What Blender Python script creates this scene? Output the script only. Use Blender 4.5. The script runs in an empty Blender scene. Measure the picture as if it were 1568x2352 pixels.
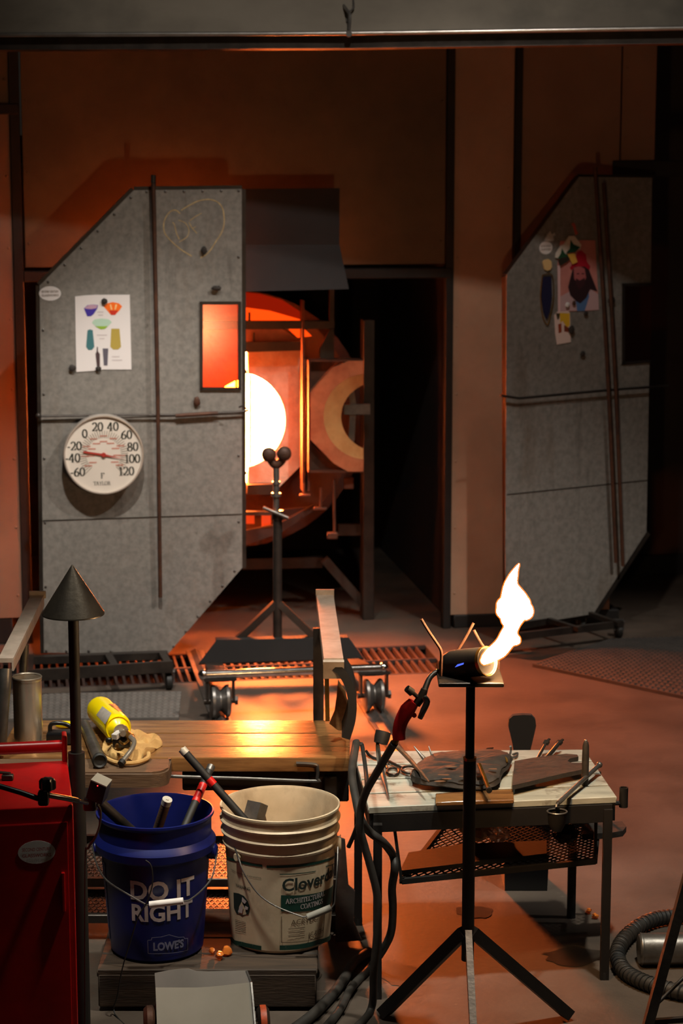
import bpy, bmesh, math, random
from mathutils import Vector, Matrix
R = math.radians
C = bpy.context.scene.collection
SC = bpy.context.scene
random.seed(7)

# ---------------------------------------------------------------- camera
F, CX, CY = 4800.0, 784.0, 1176.0          # focal length and centre in pixels of the 1568x2352 frame
PITCH, EYE = R(9.8), 2.12
cd = bpy.data.cameras.new('camera'); cam = bpy.data.objects.new('camera', cd); C.objects.link(cam)
cam.location = (0, 0, EYE); cam.rotation_euler = (R(90) - PITCH, 0, 0)
cd.sensor_fit = 'VERTICAL'; cd.sensor_height = 36.0; cd.lens = F / 2352.0 * 36.0
cd.clip_start = 0.05
cd.dof.use_dof = True; cd.dof.focus_distance = 5.05; cd.dof.aperture_fstop = 6.3
SC.camera = cam

# ---------------------------------------------------------------- world, exposure, lamps
w = bpy.data.worlds.new('world'); SC.world = w; w.use_nodes = True
w.node_tree.nodes['Background'].inputs[0].default_value = (1.0, 0.80, 0.62, 1)
w.node_tree.nodes['Background'].inputs[1].default_value = 0.010
SC.view_settings.view_transform = 'Standard'; SC.view_settings.look = 'None'
SC.view_settings.gamma = 1.0; SC.view_settings.exposure = 0.0; SC.view_settings.use_curve_mapping = False
SC.cycles.use_denoising = True
SC.cycles.sample_clamp_indirect = 4.0
SC.cycles.max_bounces = 8

def spot(name, loc, aim, power, size, col, radius=0.06, blend=0.6):
    l = bpy.data.lights.new(name, 'SPOT'); l.energy = power; l.spot_size = R(size); l.spot_blend = blend
    l.color = col; l.shadow_soft_size = radius
    o = bpy.data.objects.new(name, l); C.objects.link(o); o.location = loc
    d = Vector(aim) - Vector(loc); o.rotation_euler = d.to_track_quat('-Z', 'Y').to_euler()
    return o
LAMP = (1.0, 0.93, 0.84)
spot('overhead_spot', (2.1, 5.9, 4.6), (-0.72, 8.4, 0.2), 420, 31, LAMP)
spot('overhead_spot', (-0.5, 5.7, 4.6), (-0.75, 8.4, -0.1), 700, 30, LAMP)
spot('overhead_spot', (1.0, 4.4, 4.8), (0.03, 5.2, 0.35), 610, 33, (1.0, 0.96, 0.82), 0.09)
spot('overhead_spot', (-1.0, 4.1, 4.8), (-0.4, 5.45, 0.4), 560, 23, (1.0, 0.96, 0.82), 0.15)
spot('overhead_spot', (2.1, 5.5, 4.8), (1.2, 7.3, 0.2), 600, 46, LAMP)
spot('overhead_spot', (0.3, 5.6, 4.4), (0.2, 8.0, 2.95), 150, 60, LAMP)  # added fill to brighten the hood, no known fixture

# ---------------------------------------------------------------- projection helpers: a pixel and a depth give a point of the place
def ray(px, py):
    u, v = (px - CX) / F, (CY - py) / F
    c, s = math.cos(PITCH), math.sin(PITCH)
    return Vector((u, c + v * s, v * c - s))
EYEV = Vector((0, 0, EYE))
def at(px, py, Y):
    d = ray(px, py); return EYEV + d * (Y / d.y)
def onz(px, py, z):
    d = ray(px, py); return EYEV + d * ((z - EYE) / d.z)
def pxm(n, p):                                # n pixels in metres at point p
    c, s = math.cos(PITCH), math.sin(PITCH)
    dep = p[1] * c - (p[2] - EYE) * s
    return n * dep / F
class Pl:                                     # an upright plane: u runs right, n runs away from the viewer
    def __init__(s, o, deg):
        s.o = Vector(o); a = R(deg)
        s.u = Vector((math.cos(a), math.sin(a), 0)); s.n = Vector((-math.sin(a), math.cos(a), 0)); s.a = a
    def hit(s, px, py, off=0.0):
        d = ray(px, py); o = s.o + s.n * off
        return EYEV + d * ((o - EYEV).dot(s.n) / d.dot(s.n))
    def sz(s, px, py, off=0.0):
        p = s.hit(px, py, off); return ((p - s.o).dot(s.u), p.z)
    def loc(s, a, off, z):
        return Vector((s.o.x, s.o.y, 0)) + s.u * a + s.n * off + Vector((0, 0, z))
    def mat(s):
        return Matrix(((s.u.x, s.n.x, 0, s.o.x), (s.u.y, s.n.y, 0, s.o.y), (0, 0, 1, 0), (0, 0, 0, 1)))
WALL = Pl((0, 9.12, 0), 9.0)
DOOR = Pl(WALL.loc(0, -0.49, 0), 9.0)
RDOOR = Pl((0.712, 8.87, 0), 29.0)

# ---------------------------------------------------------------- mesh helpers
class MB:
    def __init__(s):
        s.bm = bmesh.new(); s.M = Matrix(); s.mi = 0
    def V(s, co): return s.bm.verts.new(s.M @ Vector(co))
    def face(s, vs):
        try:
            f = s.bm.faces.new(vs); f.material_index = s.mi; return f
        except ValueError: return None
    def box(s, c, size, rot=None, bev=0.0, seg=1):
        m = Matrix.Translation(Vector(c)) @ (rot.to_4x4() if rot is not None else Matrix()) @ Matrix.Diagonal((size[0], size[1], size[2], 1))
        b = bmesh.new(); bmesh.ops.create_cube(b, size=1.0, matrix=m)
        if bev > 0: bmesh.ops.bevel(b, geom=b.edges[:], offset=bev, segments=seg, affect='EDGES', profile=0.5)
        s.join(b)
    def join(s, b, mi=None):
        mp = {}
        for v in b.verts: mp[v] = s.V(v.co)
        for f in b.faces:
            g = s.face([mp[v] for v in f.verts])
            if g and mi is not None: g.material_index = mi
        b.free()
    def ring(s, c, a, b, r, n, r2=None):
        r2 = r if r2 is None else r2
        return [s.V(c + a * (math.cos(2 * math.pi * i / n) * r) + b * (math.sin(2 * math.pi * i / n) * r2)) for i in range(n)]
    def skin(s, rings, caps=True, closed=False):
        n = len(rings[0]); k = len(rings)
        for i in range(k if closed else k - 1):
            A, B = rings[i], rings[(i + 1) % k]
            for j in range(n): s.face([A[j], A[(j + 1) % n], B[(j + 1) % n], B[j]])
        if caps and not closed:
            s.face(rings[0][::-1]); s.face(rings[-1])
    def cyl(s, p0, p1, r0, r1=None, n=14, caps=True):
        p0, p1 = Vector(p0), Vector(p1); r1 = r0 if r1 is None else r1
        d = (p1 - p0).normalized(); a = d.orthogonal().normalized(); b = d.cross(a)
        s.skin([s.ring(p0, a, b, r0, n), s.ring(p1, a, b, max(r1, 1e-5), n)], caps)
    def tube(s, pts, r, n=8, closed=False, sub=0, flat=None):
        P = [Vector(p) for p in pts]
        rs = list(r) if isinstance(r, (list, tuple)) else [r] * len(P)
        if sub: P, rs = smooth_path(P, rs, sub, closed)
        k = len(P); rings = []; up = None
        for i in range(k):
            if closed: t = P[(i + 1) % k] - P[i - 1]
            else: t = P[min(i + 1, k - 1)] - P[max(i - 1, 0)]
            t.normalize()
            if up is None:
                up = t.orthogonal().normalized()
                if flat is not None: up = (Vector(flat) - t * Vector(flat).dot(t)).normalized()
            up = (up - t * up.dot(t)).normalized(); b = t.cross(up)
            rings.append(s.ring(P[i], up, b, rs[i], n))
        s.skin(rings, True, closed)
    def bar(s, p0, p1, wu, wv, up=(0, 0, 1)):        # a rectangular bar; wv along up
        p0, p1 = Vector(p0), Vector(p1); d = (p1 - p0).normalized(); up = Vector(up)
        b = (up - d * up.dot(d)).normalized(); a = d.cross(b)
        q = []
        for p in (p0, p1):
            q.append([s.V(p + a * (x * wu / 2) + b * (y * wv / 2)) for x, y in ((-1, -1), (1, -1), (1, 1), (-1, 1))])
        s.skin(q)
    def lathe(s, prof, n=40, c=(0, 0, 0), ax=(0, 0, 1), caps=False):
        c, ax = Vector(c), Vector(ax).normalized(); a = ax.orthogonal().normalized(); b = ax.cross(a)
        s.skin([s.ring(c + ax * z, a, b, max(r, 1e-4), n) for r, z in prof], caps)
    def prism(s, poly, h):                            # poly: world points of one face; h: extrusion vector
        h = Vector(h); A = [s.V(p) for p in poly]; B = [s.V(Vector(p) + h) for p in poly]
        n = len(A); s.face(A); s.face(B[::-1])
        for i in range(n): s.face([A[i], B[i], B[(i + 1) % n], A[(i + 1) % n]])
    def ngon(s, poly): s.face([s.V(p) for p in poly])
    def ball(s, c, r, sx=1, sy=1, sz=1, nu=16, nv=10, rot=None):
        b = bmesh.new(); bmesh.ops.create_uvsphere(b, u_segments=nu, v_segments=nv, radius=1)
        m = Matrix.Translation(Vector(c)) @ (rot.to_4x4() if rot is not None else Matrix()) @ Matrix.Diagonal((r * sx, r * sy, r * sz, 1))
        bmesh.ops.transform(b, matrix=m, verts=b.verts[:]); s.join(b)
    def grid(s, f, nu, nv, th=None):                  # f(u,v) -> point; th: thickness vector
        def layer(o):
            return [[s.V(Vector(f(i / nu, j / nv)) + o) for j in range(nv + 1)] for i in range(nu + 1)]
        A = layer(Vector((0, 0, 0)))
        for i in range(nu):
            for j in range(nv): s.face([A[i][j], A[i + 1][j], A[i + 1][j + 1], A[i][j + 1]])
        if th is not None:
            B = layer(Vector(th))
            for i in range(nu):
                for j in range(nv): s.face([B[i][j + 1], B[i + 1][j + 1], B[i + 1][j], B[i][j]])
            for i in range(nu):
                s.face([A[i][0], B[i][0], B[i + 1][0], A[i + 1][0]]); s.face([A[i + 1][nv], B[i + 1][nv], B[i][nv], A[i][nv]])
            for j in range(nv):
                s.face([A[0][j + 1], B[0][j + 1], B[0][j], A[0][j]]); s.face([A[nu][j], B[nu][j], B[nu][j + 1], A[nu][j + 1]])

def smooth_path(P, rs, sub, closed=False):
    out, ro = [], []; k = len(P)
    for i in range(k if closed else k - 1):
        g = (lambda j: P[j % k]) if closed else (lambda j: P[max(0, min(k - 1, j))])
        p0, p1, p2, p3 = g(i - 1), g(i), g(i + 1), g(i + 2)
        for q in range(sub):
            t = q / sub
            out.append(0.5 * ((2 * p1) + (p2 - p0) * t + (2 * p0 - 5 * p1 + 4 * p2 - p3) * t * t + (3 * p1 - p0 - 3 * p2 + p3) * t ** 3))
            ro.append(rs[i] * (1 - t) + rs[(i + 1) % k] * t)
    if not closed: out.append(P[-1]); ro.append(rs[-1])
    return out, ro

BASE = {}
def link(name, mb, mat, origin, parent=None, ang=38, recalc=True):
    me = bpy.data.meshes.new(name)
    if recalc: bmesh.ops.recalc_face_normals(mb.bm, faces=mb.bm.faces[:])
    bmesh.ops.translate(mb.bm, vec=-origin, verts=mb.bm.verts[:])
    mb.bm.to_mesh(me); mb.bm.free()
    for m in (mat if isinstance(mat, (list, tuple)) else [mat]): me.materials.append(m)
    me.polygons.foreach_set('use_smooth', [True] * len(me.polygons))
    me.set_sharp_from_angle(angle=R(ang))
    o = bpy.data.objects.new(name, me); C.objects.link(o)
    if parent is not None: o.parent = parent
    else: o.location = origin
    wn = o.modifiers.new('weighted_normals', 'WEIGHTED_NORMAL'); wn.keep_sharp = True
    BASE[o] = origin
    return o
def thing(name, label, cat, loc, group=None):
    o = bpy.data.objects.new(name, None); C.objects.link(o); o.location = loc; o.empty_display_size = 0.1
    o['label'] = label; o['category'] = cat
    if group: o['group'] = group
    BASE[o] = Vector(loc); return o
def part(name, mb, mat, parent, label=None, kind=None, ang=38, recalc=True):
    o = link(name, mb, mat, BASE[parent].copy(), parent, ang, recalc)
    if label: o['label'] = label
    if kind: o['kind'] = kind
    return o
def solo(name, mb, mat, label, cat, group=None, ang=38):
    vs = [v.co for v in mb.bm.verts]
    org = Vector(((min(v.x for v in vs) + max(v.x for v in vs)) / 2, (min(v.y for v in vs) + max(v.y for v in vs)) / 2, min(v.z for v in vs)))
    o = link(name, mb, mat, org, None, ang)
    o['label'] = label; o['category'] = cat
    if group: o['group'] = group
    return o
def struct(name, mb, mat, parent=None):
    if mb is None:
        o = bpy.data.objects.new(name, None); C.objects.link(o); BASE[o] = Vector((0, 0, 0))
    else: o = link(name, mb, mat, BASE[parent].copy() if parent else Vector((0, 0, 0)), parent)
    if parent is None: o['kind'] = 'structure'
    return o

# ---------------------------------------------------------------- materials
def L(r, g=None, b=None):
    if g is None: g = b = r
    f = lambda x: ((x / 255 + 0.055) / 1.055) ** 2.4 if x > 10 else x / 255 / 12.92
    return (f(r), f(g), f(b), 1)
def nmat(name, c1, c2=None, scale=8.0, rough=0.5, metal=0.0, bump=0.0, bscale=60.0, rr=0.0, stretch=(1, 1, 1), spec=0.5, lo=0.35, hi=0.65, detail=6.0, coat=0.0):
    m = bpy.data.materials.new(name); m.use_nodes = True; nt = m.node_tree; b = nt.nodes['Principled BSDF']
    b.inputs['Base Color'].default_value = c1; b.inputs['Roughness'].default_value = rough
    b.inputs['Metallic'].default_value = metal; b.inputs['Specular IOR Level'].default_value = spec
    b.inputs['Coat Weight'].default_value = coat
    if c2 is not None or bump or rr:
        tc = nt.nodes.new('ShaderNodeTexCoord'); mp = nt.nodes.new('ShaderNodeMapping'); mp.inputs['Scale'].default_value = stretch
        nt.links.new(tc.outputs['Object'], mp.inputs[0])
        n = nt.nodes.new('ShaderNodeTexNoise'); n.inputs['Scale'].default_value = scale; n.inputs['Detail'].default_value = detail
        n.inputs['Roughness'].default_value = 0.62
        nt.links.new(mp.outputs[0], n.inputs['Vector'])
        if c2 is not None:
            rp = nt.nodes.new('ShaderNodeValToRGB'); e = rp.color_ramp.elements
            e[0].position, e[0].color = lo, c1; e[1].position, e[1].color = hi, c2
            nt.links.new(n.outputs['Fac'], rp.inputs[0]); nt.links.new(rp.outputs[0], b.inputs['Base Color'])
        if rr:
            mr = nt.nodes.new('ShaderNodeMapRange'); mr.inputs[3].default_value = max(0.02, rough - rr); mr.inputs[4].default_value = min(1, rough + rr)
            nt.links.new(n.outputs['Fac'], mr.inputs[0]); nt.links.new(mr.outputs[0], b.inputs['Roughness'])
        if bump:
            n2 = nt.nodes.new('ShaderNodeTexNoise'); n2.inputs['Scale'].default_value = bscale; n2.inputs['Detail'].default_value = 5
            nt.links.new(mp.outputs[0], n2.inputs['Vector'])
            bp = nt.nodes.new('ShaderNodeBump'); bp.inputs['Strength'].default_value = bump; bp.inputs['Distance'].default_value = 0.01
            nt.links.new(n2.outputs['Fac'], bp.inputs['Height']); nt.links.new(bp.outputs[0], b.inputs['Normal'])
    return m
def emat(name, col, strength, base=(0.02, 0.02, 0.02, 1)):
    m = bpy.data.materials.new(name); m.use_nodes = True; b = m.node_tree.nodes['Principled BSDF']
    b.inputs['Base Color'].default_value = base; b.inputs['Roughness'].default_value = 0.9
    b.inputs['Emission Color'].default_value = (*col, 1); b.inputs['Emission Strength'].default_value = strength
    return m
def stain(m, col, scale, lo, hi, stretch=(1, 1, 1), fac=1.0, seed=0.0):
    """lay a second, patchy colour (grease, rust, soot) over the base colour of m"""
    nt = m.node_tree; b = nt.nodes['Principled BSDF']; inp = b.inputs['Base Color']
    tc = nt.nodes.new('ShaderNodeTexCoord'); mp = nt.nodes.new('ShaderNodeMapping'); mp.inputs['Scale'].default_value = stretch
    mp.inputs['Location'].default_value = (seed, seed * 1.7, seed * 0.6)
    nt.links.new(tc.outputs['Object'], mp.inputs[0])
    n = nt.nodes.new('ShaderNodeTexNoise'); n.inputs['Scale'].default_value = scale; n.inputs['Detail'].default_value = 7; n.inputs['Roughness'].default_value = 0.65
    nt.links.new(mp.outputs[0], n.inputs['Vector'])
    mr = nt.nodes.new('ShaderNodeMapRange'); mr.inputs[1].default_value = lo; mr.inputs[2].default_value = hi; mr.inputs[4].default_value = fac
    nt.links.new(n.outputs['Fac'], mr.inputs[0])
    mx = nt.nodes.new('ShaderNodeMix'); mx.data_type = 'RGBA'
    nt.links.new(mr.outputs[0], mx.inputs[0])
    if inp.links: nt.links.new(inp.links[0].from_socket, mx.inputs[6])
    else: mx.inputs[6].default_value = inp.default_value
    mx.inputs[7].default_value = col
    nt.links.new(mx.outputs[2], inp)
    return m

M = {}
M['concrete'] = stain(stain(nmat('concrete', L(70, 60, 52), L(88, 76, 66), 2.2, 0.55, 0, 0.12, 45, rr=0.15), L(46, 36, 29), 1.3, 0.48, 0.72, fac=0.8), L(170, 152, 132), 26, 0.68, 0.8, fac=0.35, seed=3)
M['sheet_wall'] = stain(nmat('wall_sheet', L(116, 94, 70), L(96, 77, 57), 2.5, 0.42, 0.25, 0.05, 8, rr=0.12), L(70, 48, 30), 1.6, 0.55, 0.75, fac=0.5)
M['paint_wall'] = nmat('wall_paint', L(150, 118, 96), L(134, 104, 84), 3, 0.55, 0, 0.04, 10)
M['black_steel'] = nmat('black_steel', L(20, 17, 16), L(30, 26, 24), 12, 0.6, 0.1, 0.05, 60)
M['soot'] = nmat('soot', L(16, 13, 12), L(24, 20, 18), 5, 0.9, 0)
M['dark_steel'] = nmat('dark_steel', L(48, 43, 40), L(66, 58, 52), 9, 0.42, 0.6, 0.08, 70, rr=0.12)
M['rust_steel'] = nmat('rust_steel', L(92, 58, 40), L(64, 42, 32), 14, 0.6, 0.4, 0.15, 60)
M['grey_steel'] = nmat('grey_steel', L(128, 124, 120), L(96, 92, 88), 12, 0.38, 0.75, 0.06, 70, rr=0.12)
M['chrome'] = nmat('chrome', L(205, 200, 196), L(180, 174, 168), 20, 0.16, 1.0, 0.02, 80, rr=0.08)
M['hood_steel'] = stain(nmat('hood_steel', L(120, 111, 98), L(98, 90, 79), 1.6, 0.5, 0.3, 0.05, 5, stretch=(1, 1, 2)), L(54, 52, 46), 1.2, 0.5, 0.7, fac=0.6)
M['fold'] = nmat('folded_edge', L(190, 184, 178), L(160, 154, 148), 9, 0.3, 0.9)
M['fire_brick'] = nmat('fire_brick', L(226, 196, 170), L(204, 164, 136), 16, 0.9, 0, 0.5, 40)
M['ceramic'] = nmat('ceramic_ring', L(206, 156, 96), L(184, 130, 74), 10, 0.85, 0, 0.25, 40)
M['fibre'] = nmat('ceramic_fibre', L(190, 150, 132), L(160, 124, 108), 18, 0.95, 0, 0.4, 40)
M['hot'] = emat('hot_interior', (1.0, 0.175, 0.032), 720.0)
M['flame'] = emat('flame', (1.0, 0.60, 0.28), 235.0)
M['crown'] = emat('glowing_crown', (1.0, 0.06, 0.003), 1.5, L(58, 20, 12))  # red glow put into the crown as emission, not cast by the flames
M['crown_dim'] = emat('dull_crown', (1.0, 0.025, 0.002), 0.24, L(50, 20, 14))  # the same put-in glow, dimmer, for the crown's upper part
M['ember'] = emat('glowing_burner', (1.0, 0.06, 0.008), 0.75, L(80, 40, 30))
galv = stain(stain(nmat('galvanised_steel', L(144, 139, 132), L(122, 118, 112), 42, 0.5, 0.2, 0.03, 25, rr=0.1), L(98, 76, 54), 2.2, 0.55, 0.74, stretch=(1.6, 1.6, 0.5), fac=0.6, seed=2), L(70, 64, 58), 6, 0.6, 0.75, stretch=(2.5, 2.5, 0.35), fac=0.5, seed=5)
stain(galv, L(60, 50, 42), 15, 0.67, 0.74, fac=0.65, seed=9)
M['galv'] = galv
M['white_print'] = nmat('white_paper', L(226, 218, 214), None, rough=0.7)
M['amber'] = None
M['wood'] = stain(nmat('bench_wood', L(148, 106, 64), L(106, 72, 42), 5, 0.2, 0, 0.06, 30, stretch=(1, 9, 9), rr=0.1), L(70, 46, 28), 3.5, 0.6, 0.72, stretch=(1, 6, 6), fac=0.75)
M['old_wood'] = stain(nmat('old_wood', L(106, 80, 57), L(80, 59, 42), 6, 0.7, 0, 0.15, 30, stretch=(1, 8, 8)), L(38, 30, 24), 3, 0.55, 0.75, fac=0.7)
M['black_rubber'] = nmat('black_rubber', L(24, 23, 22), L(34, 32, 30), 20, 0.6, 0, 0.05, 80)
M['hose'] = nmat('hose_rubber', L(38, 35, 32), L(60, 55, 50), 12, 0.55, 0, 0.05, 60)
M['mat_rubber'] = nmat('mat_rubber', L(60, 54, 50), L(46, 42, 39), 12, 0.75, 0, 0.1, 60)
M['mat_grey'] = nmat('mat_grey', L(98, 92, 86), L(84, 79, 74), 12, 0.75, 0, 0.1, 60)
M['red_paint'] = nmat('red_paint', L(178, 14, 16), L(150, 10, 12), 7, 0.32, 0, 0.02, 30, rr=0.1)
M['red_tape'] = nmat('red_tape', L(205, 22, 18), None, rough=0.4)
M['red_grip'] = nmat('red_grip', L(196, 14, 18), L(170, 10, 12), 30, 0.5)
M['blue_plastic'] = nmat('blue_plastic', L(14, 26, 98), L(11, 21, 84), 8, 0.38, 0, 0.02, 30)
M['white_plastic'] = stain(stain(nmat('white_plastic', L(226, 206, 176), L(204, 182, 150), 7, 0.5, 0, 0.04, 30), L(116, 82, 52), 7, 0.50, 0.74, stretch=(1, 1, 0.6), fac=0.65, seed=1), L(70, 48, 32), 22, 0.65, 0.78, fac=0.5, seed=4)
M['green_ink'] = stain(nmat('green_ink', L(14, 52, 44), L(20, 66, 54), 20, 0.5), L(150, 130, 104), 30, 0.66, 0.72, fac=0.7)
M['dark_ink'] = nmat('dark_ink', L(30, 44, 40), None, rough=0.6)
M['faint_ink'] = nmat('faint_ink', L(120, 98, 76), L(80, 64, 50), 30, rough=0.6)
M['pale_ink'] = nmat('pale_ink', L(206, 192, 190), L(184, 170, 170), 30, 0.55)
M['thin_ink'] = nmat('thin_ink', L(120, 122, 150), None, rough=0.55)
M['black_ink'] = nmat('black_ink', L(30, 34, 24), None, rough=0.6)
M['red_ink'] = nmat('red_ink', L(170, 44, 34), None, rough=0.6)
M['yellow_paint'] = nmat('yellow_paint', L(252, 226, 4), L(248, 220, 2), 9, 0.3, 0, coat=0.2)
M['cloth'] = nmat('tan_cloth', L(206, 166, 104), L(176, 134, 80), 16, 0.9, 0, 0.2, 60)
M['char'] = nmat('charred', L(34, 29, 25), L(56, 47, 40), 18, 0.75, 0, 0.35, 40)
M['brass'] = nmat('brass', L(196, 150, 70), L(150, 108, 50), 20, 0.3, 0.9)
M['white_board'] = stain(stain(nmat('white_board', L(176, 176, 164), L(144, 144, 134), 6, 0.5, 0, 0.05, 40, stretch=(1, 5, 5)), L(78, 66, 48), 12, 0.55, 0.67, fac=0.8, seed=2), L(40, 34, 26), 30, 0.66, 0.74, fac=0.6, seed=6)
M['arm_steel'] = nmat('arm_steel', L(206, 190, 176), L(176, 160, 146), 14, 0.36, 0.35, 0.03, 60, rr=0.1)
M['tin'] = nmat('tin', L(206, 194, 178), L(176, 162, 146), 10, 0.26, 0.75, 0.02, 60, rr=0.06)
M['alu'] = nmat('aluminium_cap', L(214, 208, 196), L(190, 182, 170), 40, 0.4, 0.3)
M['dark_wood'] = nmat('dark_wood', L(66, 50, 36), L(44, 33, 24), 6, 0.75, 0, 0.15, 30, stretch=(1, 8, 8))
M['drum_steel'] = nmat('drum_steel', L(56, 34, 25), L(40, 25, 19), 10, 0.75, 0.1, 0.15, 50)
M['ring_brick'] = nmat('ring_brick', L(182, 118, 80), L(150, 90, 58), 9, 0.9, 0, 0.3, 40)
M['paint_wall_lit'] = nmat('wall_paint_lit', L(182, 146, 120), L(164, 130, 106), 3, 0.55, 0, 0.04, 10)  # the wall paint lightened for one panel, light put into its colour
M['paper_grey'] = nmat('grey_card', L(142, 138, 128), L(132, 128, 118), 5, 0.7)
M['black_plastic'] = nmat('black_plastic', L(16, 16, 18), None, rough=0.28)
def gmat(name, col, rough=0.05, trans=0.9):
    m = bpy.data.materials.new(name); m.use_nodes = True; b = m.node_tree.nodes['Principled BSDF']
    b.inputs['Base Color'].default_value = col; b.inputs['Roughness'].default_value = rough; b.inputs['Transmission Weight'].default_value = trans; b.inputs['IOR'].default_value = 1.5
    return m
M['glass_orange'] = gmat('amber_scrap', (0.9, 0.25, 0.04, 1), 0.08, 0.35)
M['glass_clear'] = gmat('clear_glass', (0.8, 0.78, 0.72, 1), 0.12, 0.6)
# ---------------------------------------------------------------- lettering helpers
def text_tris(txt, bold=0.0):
    """flat lettering as (points, faces), one unit high capitals, origin at the left of the baseline"""
    cu = bpy.data.curves.new('t', 'FONT'); cu.body = txt; cu.size = 1.0; cu.offset = bold; cu.resolution_u = 3
    o = bpy.data.objects.new('t', cu); C.objects.link(o)
    dg = bpy.context.evaluated_depsgraph_get(); me = bpy.data.meshes.new_from_object(o.evaluated_get(dg))
    pts = [(v.co.x, v.co.y) for v in me.vertices]; fs = [tuple(p.vertices) for p in me.polygons]
    bpy.data.objects.remove(o); bpy.data.curves.remove(cu); bpy.data.meshes.remove(me)
    return pts, fs
def lay_text(mb, txt, f, width=None, height=None, bold=0.0, cut=0.0):
    """put lettering on a surface: f(x, y) -> world point; x runs 0..width, y 0..cap height"""
    pts, fs = text_tris(txt, bold)
    b = bmesh.new(); vs = [b.verts.new((x, y, 0)) for x, y in pts]
    for q in fs:
        try: b.faces.new([vs[i] for i in q])
        except ValueError: pass
    x0 = min(p[0] for p in pts); x1 = max(p[0] for p in pts); y1 = max(p[1] for p in pts); y0 = min(0.0, min(p[1] for p in pts))
    cap = 0.73
    sx = width / (x1 - x0) if width else height / cap
    sy = height / cap if height else sx
    if cut:
        x = x0 + cut / sx
        while x < x1:
            bmesh.ops.bisect_plane(b, geom=b.verts[:] + b.edges[:] + b.faces[:], plane_co=(x, 0, 0), plane_no=(1, 0, 0)); x += cut / sx
    for v in b.verts: v.co = Vector(f((v.co.x - x0) * sx, v.co.y * sy))
    mb.join(b, mb.mi)
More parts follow.
